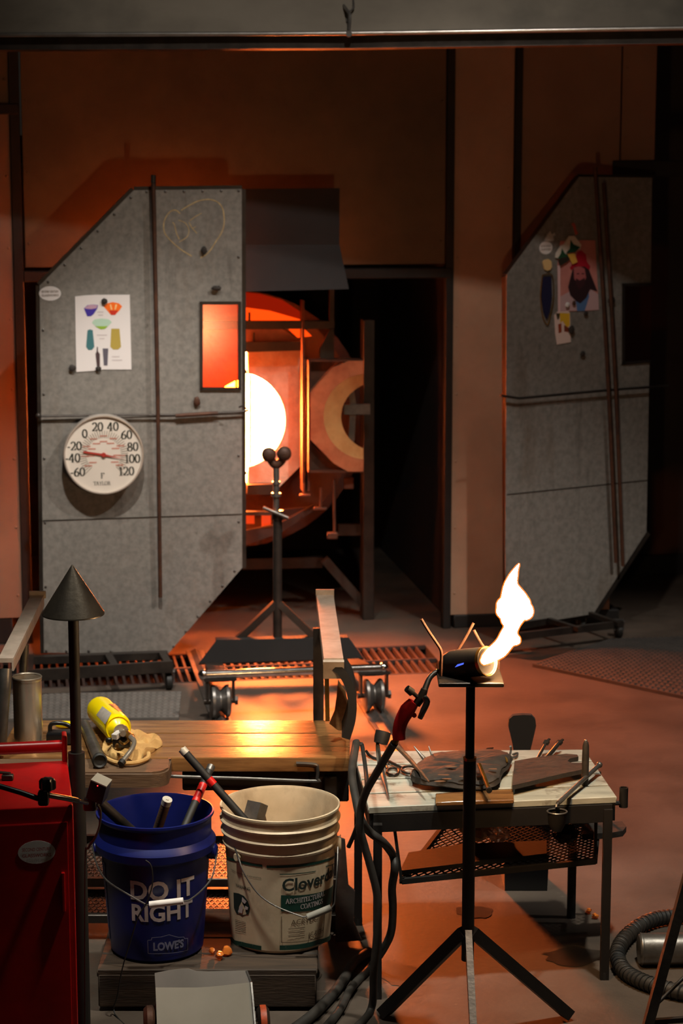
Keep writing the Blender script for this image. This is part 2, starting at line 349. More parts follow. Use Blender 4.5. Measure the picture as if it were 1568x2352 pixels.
# serif figures drawn with a broad nib: thick uprights, thin horizontals
def arc(cx, cy, rx, ry, a0, a1, n=14):
    return [(cx + rx * math.cos(R(a0 + (a1 - a0) * i / n)), cy + ry * math.sin(R(a0 + (a1 - a0) * i / n))) for i in range(n + 1)]
GL = {
    '0': (0.62, [arc(0.31, 0.5, 0.23, 0.45, 0, 360, 26)]),
    '1': (0.45, [[(0.08, 0.80), (0.24, 0.94)], [(0.24, 0.94), (0.24, 0.03)], [(0.06, 0.03), (0.42, 0.03)]]),
    '2': (0.62, [arc(0.30, 0.69, 0.21, 0.26, 165, -20, 12) + [(0.40, 0.42), (0.24, 0.22), (0.07, 0.06)], [(0.07, 0.06), (0.52, 0.06)], [(0.52, 0.06), (0.56, 0.20)]]),
    '4': (0.64, [[(0.40, 0.94), (0.05, 0.28)], [(0.05, 0.28), (0.60, 0.28)], [(0.42, 0.94), (0.42, 0.02)], [(0.30, 0.02), (0.55, 0.02)]]),
    '6': (0.62, [arc(0.32, 0.28, 0.22, 0.25, 0, 360, 22), [(0.50, 0.93), (0.34, 0.84), (0.18, 0.66), (0.10, 0.46), (0.10, 0.28)]]),
    '8': (0.62, [arc(0.31, 0.71, 0.18, 0.22, 0, 360, 20), arc(0.31, 0.25, 0.23, 0.23, 0, 360, 22)]),
    '-': (0.34, [[(0.04, 0.36), (0.28, 0.36)], [(0.04, 0.40), (0.28, 0.40)], [(0.04, 0.33), (0.28, 0.33)]]),
    'F': (0.60, [[(0.16, 0.95), (0.16, 0.03)], [(0.04, 0.94), (0.54, 0.94)], [(0.54, 0.94), (0.56, 0.76)], [(0.16, 0.50), (0.42, 0.50)], [(0.05, 0.03), (0.30, 0.03)]]),
    'T': (0.66, [[(0.33, 0.95), (0.33, 0.03)], [(0.03, 0.94), (0.63, 0.94)], [(0.03, 0.94), (0.03, 0.74)], [(0.63, 0.94), (0.63, 0.74)], [(0.20, 0.03), (0.46, 0.03)]]),
    'A': (0.72, [[(0.34, 0.97), (0.06, 0.03)], [(0.34, 0.97), (0.60, 0.03)], [(0.17, 0.36), (0.48, 0.36)], [(0.0, 0.03), (0.18, 0.03)], [(0.48, 0.03), (0.72, 0.03)]]),
    'Y': (0.70, [[(0.08, 0.95), (0.35, 0.46)], [(0.62, 0.95), (0.35, 0.46)], [(0.35, 0.46), (0.35, 0.03)], [(0.22, 0.03), (0.48, 0.03)]]),
    'L': (0.60, [[(0.16, 0.95), (0.16, 0.04)], [(0.04, 0.95), (0.28, 0.95)], [(0.05, 0.04), (0.54, 0.04)], [(0.54, 0.04), (0.57, 0.24)]]),
    'O': (0.76, [arc(0.37, 0.49, 0.30, 0.46, 0, 360, 26)]),
    'R': (0.72, [[(0.16, 0.95), (0.16, 0.03)], [(0.04, 0.94), (0.32, 0.94)] + arc(0.32, 0.72, 0.20, 0.22, 90, -90, 10) + [(0.16, 0.50)], [(0.34, 0.50), (0.64, 0.03)], [(0.04, 0.03), (0.28, 0.03)]]),
    'C': (0.72, [arc(0.38, 0.49, 0.31, 0.46, 42, 318, 22), [(0.61, 0.94), (0.61, 0.72)]]),
    'H': (0.78, [[(0.16, 0.95), (0.16, 0.03)], [(0.60, 0.95), (0.60, 0.03)], [(0.16, 0.50), (0.60, 0.50)], [(0.04, 0.03), (0.28, 0.03)], [(0.48, 0.03), (0.72, 0.03)], [(0.04, 0.95), (0.28, 0.95)], [(0.48, 0.95), (0.72, 0.95)]]),
    'I': (0.36, [[(0.18, 0.95), (0.18, 0.03)], [(0.06, 0.03), (0.30, 0.03)], [(0.06, 0.95), (0.30, 0.95)]]),
    'E': (0.62, [[(0.16, 0.95), (0.16, 0.03)], [(0.04, 0.94), (0.52, 0.94)], [(0.04, 0.04), (0.56, 0.04)], [(0.16, 0.50), (0.42, 0.50)], [(0.52, 0.94), (0.53, 0.76)], [(0.56, 0.04), (0.58, 0.24)]]),
    'N': (0.78, [[(0.14, 0.95), (0.14, 0.03)], [(0.14, 0.95), (0.62, 0.03)], [(0.62, 0.95), (0.62, 0.03)], [(0.04, 0.03), (0.24, 0.03)], [(0.52, 0.95), (0.72, 0.95)]]),
    'G': (0.76, [arc(0.38, 0.49, 0.31, 0.46, 42, 330, 22), [(0.64, 0.42), (0.64, 0.10)], [(0.48, 0.42), (0.74, 0.42)]]),
    'U': (0.76, [[(0.14, 0.95), (0.14, 0.34)] + arc(0.37, 0.32, 0.23, 0.28, 180, 360, 12) + [(0.60, 0.95)], [(0.02, 0.95), (0.26, 0.95)], [(0.50, 0.95), (0.72, 0.95)]]),
    'S': (0.58, [[(0.46, 0.76)] + arc(0.28, 0.72, 0.18, 0.22, 60, 250, 10) + arc(0.29, 0.27, 0.20, 0.24, 80, -140, 12)]),
}
def nib(mb, path, f, thick=0.15, thin=0.05):
    for k in range(len(path) - 1):
        (x0, y0), (x1, y1) = path[k], path[k + 1]
        dx, dy = x1 - x0, y1 - y0; l = math.hypot(dx, dy)
        if l < 1e-6: continue
        w = (thin + (thick - thin) * abs(dy) / l) / 2
        nx, ny = -dy / l * w, dx / l * w; ex, ey = dx / l * 0.012, dy / l * 0.012
        mb.face([mb.V(f(x0 + nx - ex, y0 + ny - ey)), mb.V(f(x0 - nx - ex, y0 - ny - ey)), mb.V(f(x1 - nx + ex, y1 - ny + ey)), mb.V(f(x1 + nx + ex, y1 + ny + ey))])
def serif(mb, txt, f, h, centre=True, thick=0.17, thin=0.06):
    wd = sum(GL[c][0] for c in txt if c != ' ') + 0.3 * txt.count(' ')
    x = -wd / 2 if centre else 0.0
    for c in txt:
        if c == ' ': x += 0.3; continue
        a, ps = GL[c]
        for p in ps: nib(mb, p, lambda u, v, x=x: f((u + x) * h, v * h), thick, thin)
        x += a
def wrap(cx, cy, rad, ang0):
    """a cylinder surface about a vertical axis; x metres along the skin from ang0 (0 = towards the viewer, + = right), z height"""
    def f(x, z):
        r = rad(z); a = ang0 + x / r
        return Vector((cx + math.sin(a) * r, cy - math.cos(a) * r, z))
    return f

# ================================================================ THE ROOM
def S(px, py, t=0.0): return WALL.sz(px, py, t)[0]
def Z(px, py, t=0.0): return WALL.sz(px, py, t)[1]
TR = (-2.3, 0.32, -0.80, -0.30)                     # the floor trench in wall coordinates: s0, s1, t0, t1
mb = MB(); mb.M = WALL.mat()
s0, s1, t0, t1 = TR
for a, b, c, d in ((-4, 5, -6.5, t0), (-4, 5, t1, 2.6), (-4, s0, t0, t1), (s1, 5, t0, t1)):
    mb.ngon([(a, c, 0), (b, c, 0), (b, d, 0), (a, d, 0)])
floor = struct('floor', mb, M['concrete'])
mb = MB(); mb.M = WALL.mat()
mb.box(((s0 + s1) / 2, (t0 + t1) / 2, -0.09), (s1 - s0 + 0.02, t1 - t0 + 0.02, 0.01))
for q in ((s0 - 0.005, (t0 + t1) / 2, 0.01, t1 - t0), (s1 + 0.005, (t0 + t1) / 2, 0.01, t1 - t0)): mb.box((q[0], q[1], -0.047), (q[2], q[3], 0.085))
for t in (t0 - 0.005, t1 + 0.005): mb.box(((s0 + s1) / 2, t, -0.047), (s1 - s0, 0.01, 0.085))
struct('trench', mb, M['soot'], floor)
mb = MB(); mb.M = WALL.mat()                        # a dark spill and further dark blots on the concrete
def blot(px, py, rx, ry, seed):
    random.seed(seed); p = onz(px, py, 0.0012); q = WALL.mat().inverted() @ p
    ph = [random.uniform(0, 6) for _ in range(4)]
    mb.ngon([(q.x + math.cos(a) * rx * (1 + 0.16 * math.sin(3 * a + ph[0]) + 0.1 * math.sin(7 * a + ph[1])), q.y + math.sin(a) * ry * (1 + 0.2 * math.sin(4 * a + ph[2])), 0.0012) for a in [2 * math.pi * i / 40 for i in range(40)]])
blot(1088, 2096, 0.05, 0.05, 1); blot(920, 2240, 0.05, 0.09, 2); blot(1320, 2196, 0.09, 0.06, 3); blot(1330, 1330 + 170, 0.28, 0.12, 5)
struct('oil_and_blots', mb, nmat('oil_blot', L(44, 38, 32), L(60, 50, 42), 20, 0.35), floor)

# floor drain cover: the bars are pieces too many to name singly past the near ones
gr = thing('drain_grate', 'rusty steel bar grating over the floor trench in front of the glowing furnace', 'grate', WALL.loc((s0 + s1) / 2, (t0 + t1) / 2, -0.02))
mb = MB(); mb.M = WALL.mat()
n = int((s1 - s0) / 0.033)
for i in range(n):
    x = s0 + 0.01 + i * (s1 - s0 - 0.02) / n
    mb.box((x, (t0 + t1) / 2, -0.013), (0.011, t1 - t0 - 0.01, 0.022))
part('grate_bars', mb, M['drum_steel'], gr, kind='stuff')
mb = MB(); mb.M = WALL.mat()
for t in (t0 + 0.008, (t0 + t1) / 2, t1 - 0.008): mb.box(((s0 + s1) / 2, t, -0.008), (s1 - s0, 0.014, 0.02), bev=0.002)
part('grate_frame', mb, M['drum_steel'], gr)

# back wall of sheet metal panels
P1L, P1R = S(52, 400), S(1023, 500)
HZ = Z(600, 626)                                     # underside of the top panel
wall = struct('wall_back', None, None)
def panel(px0, px1, z0, z1, m, t=0.0, th=0.012, name='panel'):
    mb = MB(); mb.M = WALL.mat()
    a, b = (px0 if abs(px0) < 20 else S(px0, 500)), (px1 if abs(px1) < 20 else S(px1, 500))
    mb.box(((a + b) / 2, t + th / 2, (z0 + z1) / 2), (b - a - 0.003, th, z1 - z0), bev=0.002)
    # screws along the edges
    for x in (a + 0.02, b - 0.02):
        k = 0
        while z0 + 0.1 + k * 0.3 < z1 - 0.05:
            mb.ball((x, t - 0.001, z0 + 0.1 + k * 0.3), 0.006, sy=0.5, nu=8, nv=5); k += 1
    return struct(name, mb, m, wall)
panel(-3.6, S(29, 500), Z(10, 1420), Z(10, 262), M['paint_wall'])
panel(-3.6, S(29, 500), Z(10, 238), 3.3, M['sheet_wall'])
panel(P1L, P1R, HZ + 0.03, 3.3, M['sheet_wall'])
panel(1041, 1178, 0.06, 3.3, M['paint_wall_lit'])
panel(1193, 1420, 0.06, 3.3, M['paint_wall'])
panel(1422, 1500, Z(1450, 368), 3.3, M['paint_wall'])
mb = MB(); mb.M = WALL.mat()                         # black channels between the panels
def upright(px0, px1, z0, z1, t=-0.01, th=0.05):
    a, b = S(px0, 600), S(px1, 600); mb.box(((a + b) / 2, t + th / 2, (z0 + z1) / 2), (b - a, th, z1 - z0), bev=0.003)
upright(30, 54, 0.0, 3.3); upright(1023, 1041, 0.0, 3.3); upright(1178, 1194, 0.06, 3.3)
a, b = S(54, 640), S(1036, 640)
mb.box(((a + b) / 2, 0.012, HZ - 0.008), (b - a, 0.05, 0.046), bev=0.004)
mb.box((S(10, 250) - 1.0, 0.0, Z(10, 250)), (2.12, 0.03, 0.045), bev=0.004)
mb.box(((S(1420, 385) + S(1568, 385)) / 2 + 0.2, 0.02, Z(1450, 387)), (0.75, 0.06, 0.07), bev=0.004)
struct('trim_1', mb, M['black_steel'])
mb = MB(); mb.M = WALL.mat()  # plain dark strip along the foot of the wall
mb.box((S(29, 1440) - 1.6, 0.03, Z(10, 1420) / 2), (3.2, 0.05, Z(10, 1420)), bev=0.004)
a, b = S(1041, 1450), S(1420, 1430)
mb.box(((a + b) / 2, 0.02, 0.03), (b - a, 0.05, 0.06), bev=0.004)
struct('dark_strip_back', mb, M['black_steel'])
# the chamber behind the opening and the recess on the right
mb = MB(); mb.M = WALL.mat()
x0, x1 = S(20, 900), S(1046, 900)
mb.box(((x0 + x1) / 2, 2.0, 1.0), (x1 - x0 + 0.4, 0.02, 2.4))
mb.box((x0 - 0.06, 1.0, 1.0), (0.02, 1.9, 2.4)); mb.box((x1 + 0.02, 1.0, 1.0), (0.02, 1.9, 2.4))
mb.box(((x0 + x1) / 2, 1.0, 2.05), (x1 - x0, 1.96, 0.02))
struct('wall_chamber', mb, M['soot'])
mb = MB(); mb.M = WALL.mat()
a = S(1420, 900)
mb.box((a + 1.2, 1.06, 1.6), (2.6, 0.02, 3.4)); mb.box((a - 0.02, 0.55, 1.6), (0.02, 1.0, 3.4))
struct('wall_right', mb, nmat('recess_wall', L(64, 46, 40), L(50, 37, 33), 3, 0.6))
mb = MB(); mb.M = WALL.mat(); mb.box((a + 1.2, 1.03, 0.05), (2.4, 0.03, 0.1), bev=0.003)
struct('baseboard_right', mb, M['black_steel'])

# hood across the top
hood = thing('extraction_hood', 'grey sheet steel extraction hood across the top of the picture with a bright rolled lip', 'hood', (0, 8.0, 2.5))
A, B, Cc = at(-420, 82, 8.04), at(800, 76.5, 8.0), at(2000, 58, 7.86)
mb = MB()
up = Vector((0, 0.42, 0.62))
mb.grid(lambda u, v: (A.lerp(B, u * 2) if u < 0.5 else B.lerp(Cc, u * 2 - 1)) + up * v + Vector((0, 0, 0.006 * math.sin(u * 23) * v)), 24, 6, (0, 0.006, 0.0))
part('hood_sheet', mb, M['hood_steel'], hood)
mb = MB(); mb.tube([A, A.lerp(B, .5), B, B.lerp(Cc, .5), Cc], 0.0085, n=10, sub=4)
part('rolled_lip', mb, M['fold'], hood, 'bright rolled edge')
mb = MB()
for p, q in ((A, B), (B, Cc)):
    o = Vector((0, 0.035, -0.028)); mb.bar(p + o, q + o, 0.008, 0.05)
    o = Vector((0, 0.044, -0.0535)); mb.bar(p + o, q + o, 0.026, 0.005, up=(0, 0.25, 1))
part('inner_flange', mb, M['dark_steel'], hood, 'dark flange under the lip')
mb = MB()                                            # hanging hook on the hood
h0 = at(801, 70, 7.985); mb.tube([h0, at(803, 36, 7.99), at(797, 24, 8.02), at(786, 8, 8.1), at(770, -30, 8.2)], 0.0065, n=8, sub=5)
mb.tube([at(797, 50, 8.02), at(799, 28, 8.03), at(812, 16, 8.05), at(806, -30, 8.15)], 0.004, n=6, sub=4)
mb.cyl(h0 + Vector((0, -0.004, -0.012)), h0 + Vector((0, 0.012, -0.012)), 0.012, n=10)
part('hook', mb, M['grey_steel'], hood, 'grey hook at the middle of the lip')
# black sheet hanging in front of the opening
mb = MB(); T = -0.26
pts = [WALL.hit(*p, T) for p in ((540, 434), (780, 432), (779, 562), (540, 562))]
pb = [WALL.hit(540, 562, T), WALL.hit(779, 562, T), WALL.hit(801, 664, T - 0.03), WALL.hit(540, 670, T - 0.03)]
mb.prism(pts, WALL.n * 0.01); mb.prism(pb, WALL.n * 0.01)
solo('heat_shield', mb, nmat('shield_black', L(30, 24, 25), L(38, 31, 31), 6, 0.6, 0.1), 'black sheet metal heat shield hanging over the furnace opening', 'heat shield')
# ================================================================ THE FURNACE
def wp(px, py, t): return WALL.hit(px, py, t)
fur = thing('glory_hole', 'glowing glory hole furnace with a round white hot opening behind the grey door', 'furnace', WALL.loc(S(560, 960, .15), 0.3, 0))
def plate(mb, pts, t, th): mb.prism([wp(x, y, t) for x, y in pts], WALL.n * th)
def arcpx(cx, cy, r, a0, a1, n=20, ry=None):
    ry = ry or r
    return [(cx + r * math.cos(R(a0 + (a1 - a0) * i / n)), cy - ry * math.sin(R(a0 + (a1 - a0) * i / n))) for i in range(n + 1)]
CXP, CYP = 547, 965
# drum
c = wp(CXP, CYP, 0.34); Rd = pxm(296, c)
mb = MB(); mb.lathe([(Rd * 0.30, 0.30), (Rd * 0.93, 0.0), (Rd, 0.0), (Rd, 0.75), (0.02, 0.75)], 56, c, WALL.n)
part('drum', mb, M['drum_steel'], fur, 'round rusty steel drum')
# incandescent interior
mb = MB(); cc = wp(553, 965, 0.26); rr = pxm(112, cc)
mb.lathe([(rr, -0.1), (rr, 0.34), (0.001, 0.34)], 40, cc, WALL.n)
part('hot_interior', mb, M['hot'], fur, 'white hot chamber', recalc=True)
mb = MB(); mb.lathe([(rr * 1.004, -0.102), (rr * 1.06, -0.1), (rr * 1.06, 0.37), (0.001, 0.37)], 40, cc, WALL.n)  # added sleeve that keeps the chamber's glow from leaking onto the drum
part('glow_block_sleeve', mb, M['soot'], fur)
mb = MB(); plate(mb, [(540, 794), (578, 794), (578, 1114), (540, 1114)], 0.248, 0.01)  # added plate that blocks the slit's glow to the rear
part('glow_block_plate', mb, M['soot'], fur)
mb = MB(); plate(mb, [(546, 800), (572, 800), (572, 1108), (546, 1108)], 0.235, 0.01)
part('gap_glow', mb, M['hot'], fur, 'bright slit between the doors')
# right half of the face with half of the round hole, and the slit beside the left leaf
mb = MB()
plate(mb, [(569, 792), (684, 792), (700, 826), (700, 1060), (640, 1120), (569, 1120)] + arcpx(545, 965, 110, -77, 77, 26), 0.12, 0.06)
part('face_brick', mb, M['fire_brick'], fur, 'orange lit fire brick face')
mb = MB()                                            # left leaf, mostly behind the grey door
plate(mb, [(553, 700), (440, 700), (440, 1130), (553, 1130), (553, 1085), (512, 1060), (476, 1010), (466, 960), (480, 915), (520, 886), (540, 875), (553, 872)], 0.06, 0.05)
part('door_leaf', mb, M['ceramic'], fur, 'left half of the furnace door')
for q, t_, h_ in (([(440, 738), (768, 738), (768, 755), (440, 757)], 0.03, 0.05), ([(440, 790), (566, 786), (700, 784), (700, 805), (440, 812)], 0.08, 0.03),
        ([(568, 1114), (640, 1112), (640, 1136), (568, 1136)], 0.07, 0.05), ([(560, 1176), (640, 1176), (640, 1184), (560, 1184)], 0.1, 0.04),
        ([(757, 660), (767, 660), (767, 738), (757, 738)], 0.02, 0.03), ([(735, 800), (757, 757), (767, 757), (767, 826), (735, 826)], 0.04, 0.03)):
    mb = MB(); plate(mb, q, t_, h_); part('door_rail', mb, M['dark_steel'], fur, 'dark steel rail of the furnace doors')
for a, b in ((694, 699), (706, 711)):
    mb = MB(); plate(mb, [(a, 690 if a < 700 else 828), (b, 690 if a < 700 else 828), (b, 1128), (a, 1128)], 0.02, 0.07)
    part('edge_angle', mb, M['rust_steel'], fur, 'upright angle iron lit orange')
mb = MB(); plate(mb, [(440, 757), (566, 757), (650, 757), (690, 782), (566, 786), (440, 792)], 0.15, 0.05)
part('fibre_blanket', mb, M['fibre'], fur, 'pale pink fibre blanket')
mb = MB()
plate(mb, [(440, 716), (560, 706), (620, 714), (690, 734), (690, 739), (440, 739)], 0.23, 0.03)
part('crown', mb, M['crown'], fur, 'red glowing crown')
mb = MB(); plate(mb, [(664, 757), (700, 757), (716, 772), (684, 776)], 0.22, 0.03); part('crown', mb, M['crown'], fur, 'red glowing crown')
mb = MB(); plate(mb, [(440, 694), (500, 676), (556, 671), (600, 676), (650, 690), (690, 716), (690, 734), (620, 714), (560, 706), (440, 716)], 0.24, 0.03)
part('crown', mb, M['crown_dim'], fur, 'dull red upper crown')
for x, y in ((571, 718), (581, 764), (523, 718), (526, 766)):
    mb = MB(); plate(mb, [(x, y), (x + 4, y), (x + 4, y + 23), (x, y + 23)], 0.1, 0.02); part('hanger_bolt', mb, M['black_steel'], fur)
mb = MB(); plate(mb, [(562, 1178), (584, 1178), (584, 1203), (562, 1203)], 0.14, 0.04)
part('burner_block', mb, M['ember'], fur, 'glowing red burner block')
mb = MB(); plate(mb, [(603, 1182), (622, 1180), (622, 1214), (603, 1216)], 0.2, 0.04)
part('burner_block', mb, M['ember'], fur, 'glowing red burner block')
mb = MB()
plate(mb, [(500, 1222), (560, 1220), (640, 1204), (720, 1160), (728, 1168), (648, 1222), (560, 1254), (500, 1256)], 0.16, 0.03)
plate(mb, [(640, 1172), (715, 1164), (650, 1202), (640, 1204)], 0.2, 0.02)
part('bottom_shell', mb, M['drum_steel'], fur, 'brown curved belly plate')
# open right leaf: a C of ceramic in a steel frame
mb = MB(); t = -0.02
for q in ([(708, 826), (834, 826), (834, 831), (708, 831)], [(708, 1080), (834, 1080), (834, 1086), (708, 1086)], [(708, 826), (712, 826), (712, 1086), (708, 1086)]):
    plate(mb, q, t, 0.07)
plate(mb, [(709, 829), (770, 829), (716, 895), (709, 903)], t + 0.05, 0.01); plate(mb, [(709, 1012), (770, 1083), (709, 1083)], t + 0.05, 0.01)
lf = part('leaf_frame', mb, M['rust_steel'], fur, 'square steel frame of the open right door half')
mb = MB()
plate(mb, [(834, 829), (800, 829), (764, 845), (713, 902), (713, 1010), (766, 1064), (798, 1083), (834, 1083)] + arcpx(841, 957, 98, 266, 94, 22), t - 0.005, 0.06)
part('ceramic_ring', mb, M['ring_brick'], lf, 'brown outer ring of the door half')
mb = MB()
ri = []
for i in range(25):
    a, b = R(94 + 172 * i / 24), R(115 + 130 * i / 24)
    o_, i_ = (min(834, 841 + 98 * math.cos(a)), 957 - 98 * math.sin(a)), (min(834, 871 + 88 * math.cos(b)), 957 - 80 * math.sin(b))
    ri.append([mb.V(wp(*o_, t - 0.004)), mb.V(wp(*i_, t + 0.03)), mb.V(wp(*i_, t + 0.07)), mb.V(wp(*o_, t + 0.07))])
for i in range(24):
    for j in range(4): mb.face([ri[i][j], ri[i][(j + 1) % 4], ri[i + 1][(j + 1) % 4], ri[i + 1][j]])
mb.face(ri[0]); mb.face(ri[-1][::-1])
part('bevel_ring', mb, M['ceramic'], lf, 'tan bevelled inner ring')
mb = MB()
plate(mb, [(800, 896), (812, 890), (818, 930), (804, 930)], 0.1, 0.02); plate(mb, [(803, 952), (817, 952), (814, 1010), (806, 1035), (800, 1010)], 0.1, 0.02)
plate(mb, [(790, 930), (850, 928), (850, 952), (790, 952)], 0.09, 0.02)
part('leaf_strap', mb, M['grey_steel'], fur, 'grey curved strap behind the door half')
# stand
mb = MB()
def leg(px0, px1, y0, t, th=0.09, yb=None):
    a, b = WALL.sz(px0, 1000, t)[0], WALL.sz(px1, 1000, t)[0]; z1 = WALL.sz(px0, y0, t)[1]
    m0 = mb.M; mb.M = WALL.mat(); mb.box(((a + b) / 2, t + th / 2, z1 / 2), (b - a, th, z1), bev=0.003); mb.M = m0
leg(834, 860, 735, 0.22)
part('stand_post', mb, M['dark_steel'], fur)
mb = MB(); leg(300, 326, 735, 0.5)
part('stand_post', mb, M['dark_steel'], fur)
mb = MB()
mb.bar(wp(745, 1285, 0.3), wp(850, 1405, 0.3), 0.04, 0.04); mb.bar(wp(776, 1216, 0.3), wp(840, 1216, 0.3), 0.04, 0.05); mb.bar(wp(300, 1300, 0.5), wp(740, 1290, 0.5), 0.04, 0.05)
part('stand_brace', mb, M['dark_steel'], fur)
mb = MB()
mb.cyl(wp(766, 1100, 0.02), wp(768, 1232, 0.02), 0.007, n=8); mb.box(wp(763, 1230, 0.02), (0.05, 0.03, 0.03), bev=0.004)
mb.cyl(wp(736, 1120, 0.02), wp(736, 1165, 0.02), 0.006, n=8); mb.cyl(wp(698, 1110, 0.02), wp(698, 1135, 0.02), 0.006, n=8); mb.box(wp(700, 1137, 0.02), (0.05, 0.03, 0.012), bev=0.003); mb.box(wp(735, 1168, 0.02), (0.06, 0.03, 0.012), bev=0.003)
mb.box(wp(801, 1110, 0.05), (0.045, 0.03, 0.05), bev=0.004)
part('gas_pipe', mb, M['rust_steel'], fur, 'thin rusty pipes with fittings')

# ================================================================ LEFT SHIELD DOOR
door = thing('shield_door', 'tall grey galvanised shield door with cut corners, a thermometer and a chalk heart', 'door', DOOR.loc(DOOR.sz(320, 1500)[0], 0, 0.05))
def dp(px, py, off=0.0): return DOOR.hit(px, py, off)
x0, x1, y0, y1 = 463, 549, 698, 891
outer = [(307, 437), (555, 434), (556, 1304), (398, 1488), (385, 1503), (101, 1499), (91, 656)]
mb = MB()                                            # sheet with its viewing window cut out
for q in ([(307, 437), (x1, 434), (x1, y0), (x0, y0), (x0, y1), (x0, 1412), (398, 1488), (385, 1503), (101, 1499), (91, 656)],
          [(x1, 434), (555, 434), (556, 1304), (x1, 1312)], [(x0, y1), (x1, y1), (x1, 1312), (x0, 1412)]):
    mb.prism([dp(*p) for p in q], DOOR.n * 0.004)
part('sheet', mb, M['galv'], door)
mb = MB()
for q in ((307, 437, 555, 434), (555, 434, 556, 1304), (101, 1499, 91, 656), (91, 656, 307, 437)):
    mb.bar(dp(q[0], q[1], 0.02), dp(q[2], q[3], 0.02), 0.03, 0.03, up=DOOR.n)
part('angle_frame', mb, M['dark_steel'], door, 'angle iron stiffening behind the sheet')
mb = MB()
for y in (957, 1188):
    mb.bar(dp(98, y + 8, -0.0005), dp(555, y - 7, -0.0005), 0.004, 0.003, up=DOOR.n)
part('seam', mb, M['dark_steel'], door, 'thin seams across the sheet')
mb = MB()
for q in ((459, 696, 553, 696), (459, 893, 553, 893), (462, 694, 462, 895), (550, 694, 550, 895)): mb.bar(dp(q[0], q[1], -0.004), dp(q[2], q[3], -0.004), 0.013, 0.011, up=DOOR.n)
wf = part('window_frame', mb, M['dark_steel'], door, 'dark frame of the viewing window')
am = bpy.data.materials.new('amber_glass'); am.use_nodes = True; nt = am.node_tree; nt.nodes.clear()
o_ = nt.nodes.new('ShaderNodeOutputMaterial'); tr = nt.nodes.new('ShaderNodeBsdfTransparent'); tr.inputs[0].default_value = (1.0, 0.5, 0.2, 1)
tl = nt.nodes.new('ShaderNodeBsdfTranslucent'); tl.inputs[0].default_value = (1.0, 0.42, 0.12, 1); gl = nt.nodes.new('ShaderNodeBsdfGlossy'); gl.inputs['Roughness'].default_value = 0.15
m1 = nt.nodes.new('ShaderNodeMixShader'); m1.inputs[0].default_value = 0.008; m2 = nt.nodes.new('ShaderNodeMixShader'); m2.inputs[0].default_value = 0.05
nt.links.new(tr.outputs[0], m1.inputs[1]); nt.links.new(tl.outputs[0], m1.inputs[2]); nt.links.new(m1.outputs[0], m2.inputs[1]); nt.links.new(gl.outputs[0], m2.inputs[2]); nt.links.new(m2.outputs[0], o_.inputs[0])
mb = MB(); mb.prism([dp(*p, 0.003) for p in ((462, 697), (550, 697), (550, 892), (462, 892))], DOOR.n * 0.003)
part('pane', mb, am, wf, 'amber glass pane')
random.seed(3)
mb = MB()
for i in range(34):                                  # rivets round the rim
    k = i / 34 * 6; a = [(101, 1495), (93, 660), (308, 441), (551, 438), (551, 1300), (392, 1497), (101, 1495)]
    j = int(k); f = k - j; x, y = a[j][0] * (1 - f) + a[j + 1][0] * f, a[j][1] * (1 - f) + a[j + 1][1] * f
    mb.ball(dp(x + (5 if j in (0, 1) else -3 if j in (3, 4) else 0), y, -0.002), 0.0055, sy=0.5, nu=8, nv=5)
part('rivets', mb, M['grey_steel'], door, kind='stuff')
mb = MB()                                            # horizontal latch rod
mb.tube([dp(84, 956, -0.02), dp(300, 953, -0.022), dp(405, 953, -0.022), dp(548, 946, -0.022), dp(570, 943, -0.022)], 0.0045, n=8)
mb.tube([dp(548, 936, -0.022), dp(558, 933, -0.022), dp(570, 943, -0.022), dp(556, 946, -0.022)], 0.004, n=6, sub=4)
mb.ball(dp(88, 955, -0.02), 0.012, nu=10, nv=8)
lr = part('latch_rod', mb, M['dark_steel'], door, 'thin rod across the door ending in a loop')
mb = MB(); mb.cyl(dp(403, 955, -0.022), dp(500, 949, -0.022), 0.0085, n=10)
part('grip_sleeve', mb, M['rust_steel'], lr, 'brown sleeve on the rod')
mb = MB()                                            # chalk drawing, a hand drawn heart with two letters
def chalk(pts, wd=0.005):
    Pp, _ = smooth_path([Vector((x, y, 0)) for x, y in pts], [1] * len(pts), 6)
    for i in range(len(Pp) - 1):
        a, b = Pp[i], Pp[i + 1]; d = (b - a).normalized(); n = Vector((-d.y, d.x, 0)) * (wd * 275)
        mb.face([mb.V(dp((a + n).x, (a + n).y, -0.0009)), mb.V(dp((a - n).x, (a - n).y, -0.0009)), mb.V(dp((b - n).x, (b - n).y, -0.0009)), mb.V(dp((b + n).x, (b + n).y, -0.0009))])
zz = lambda pts: [(330 + x / 6.533, 380 + y / 6.533) for x, y in pts]
chalk(zz([(545, 720), (480, 672), (400, 690), (330, 780), (300, 880), (310, 1000), (370, 1090), (450, 1170), (570, 1270), (720, 1360)]))
chalk(zz([(560, 675), (680, 600), (830, 530), (980, 510), (1100, 545), (1170, 620), (1200, 720), (1205, 880), (1160, 1020), (1070, 1160), (1000, 1270), (930, 1340), (850, 1385)]))
chalk(zz([(430, 850), (460, 890), (490, 1010), (535, 1110)]), 0.004); chalk(zz([(520, 820), (620, 860), (670, 940), (675, 1010), (640, 1080), (530, 1150)]), 0.0035)
chalk(zz([(680, 850), (720, 930), (800, 1020)]), 0.004); chalk(zz([(690, 830), (770, 770), (870, 715)]), 0.0035); chalk(zz([(725, 945), (780, 920)]), 0.003)
part('chalk_heart', mb, nmat('chalk', L(206, 178, 128), L(168, 144, 106), 60, 0.9), door, 'pale yellow chalk heart with letters')
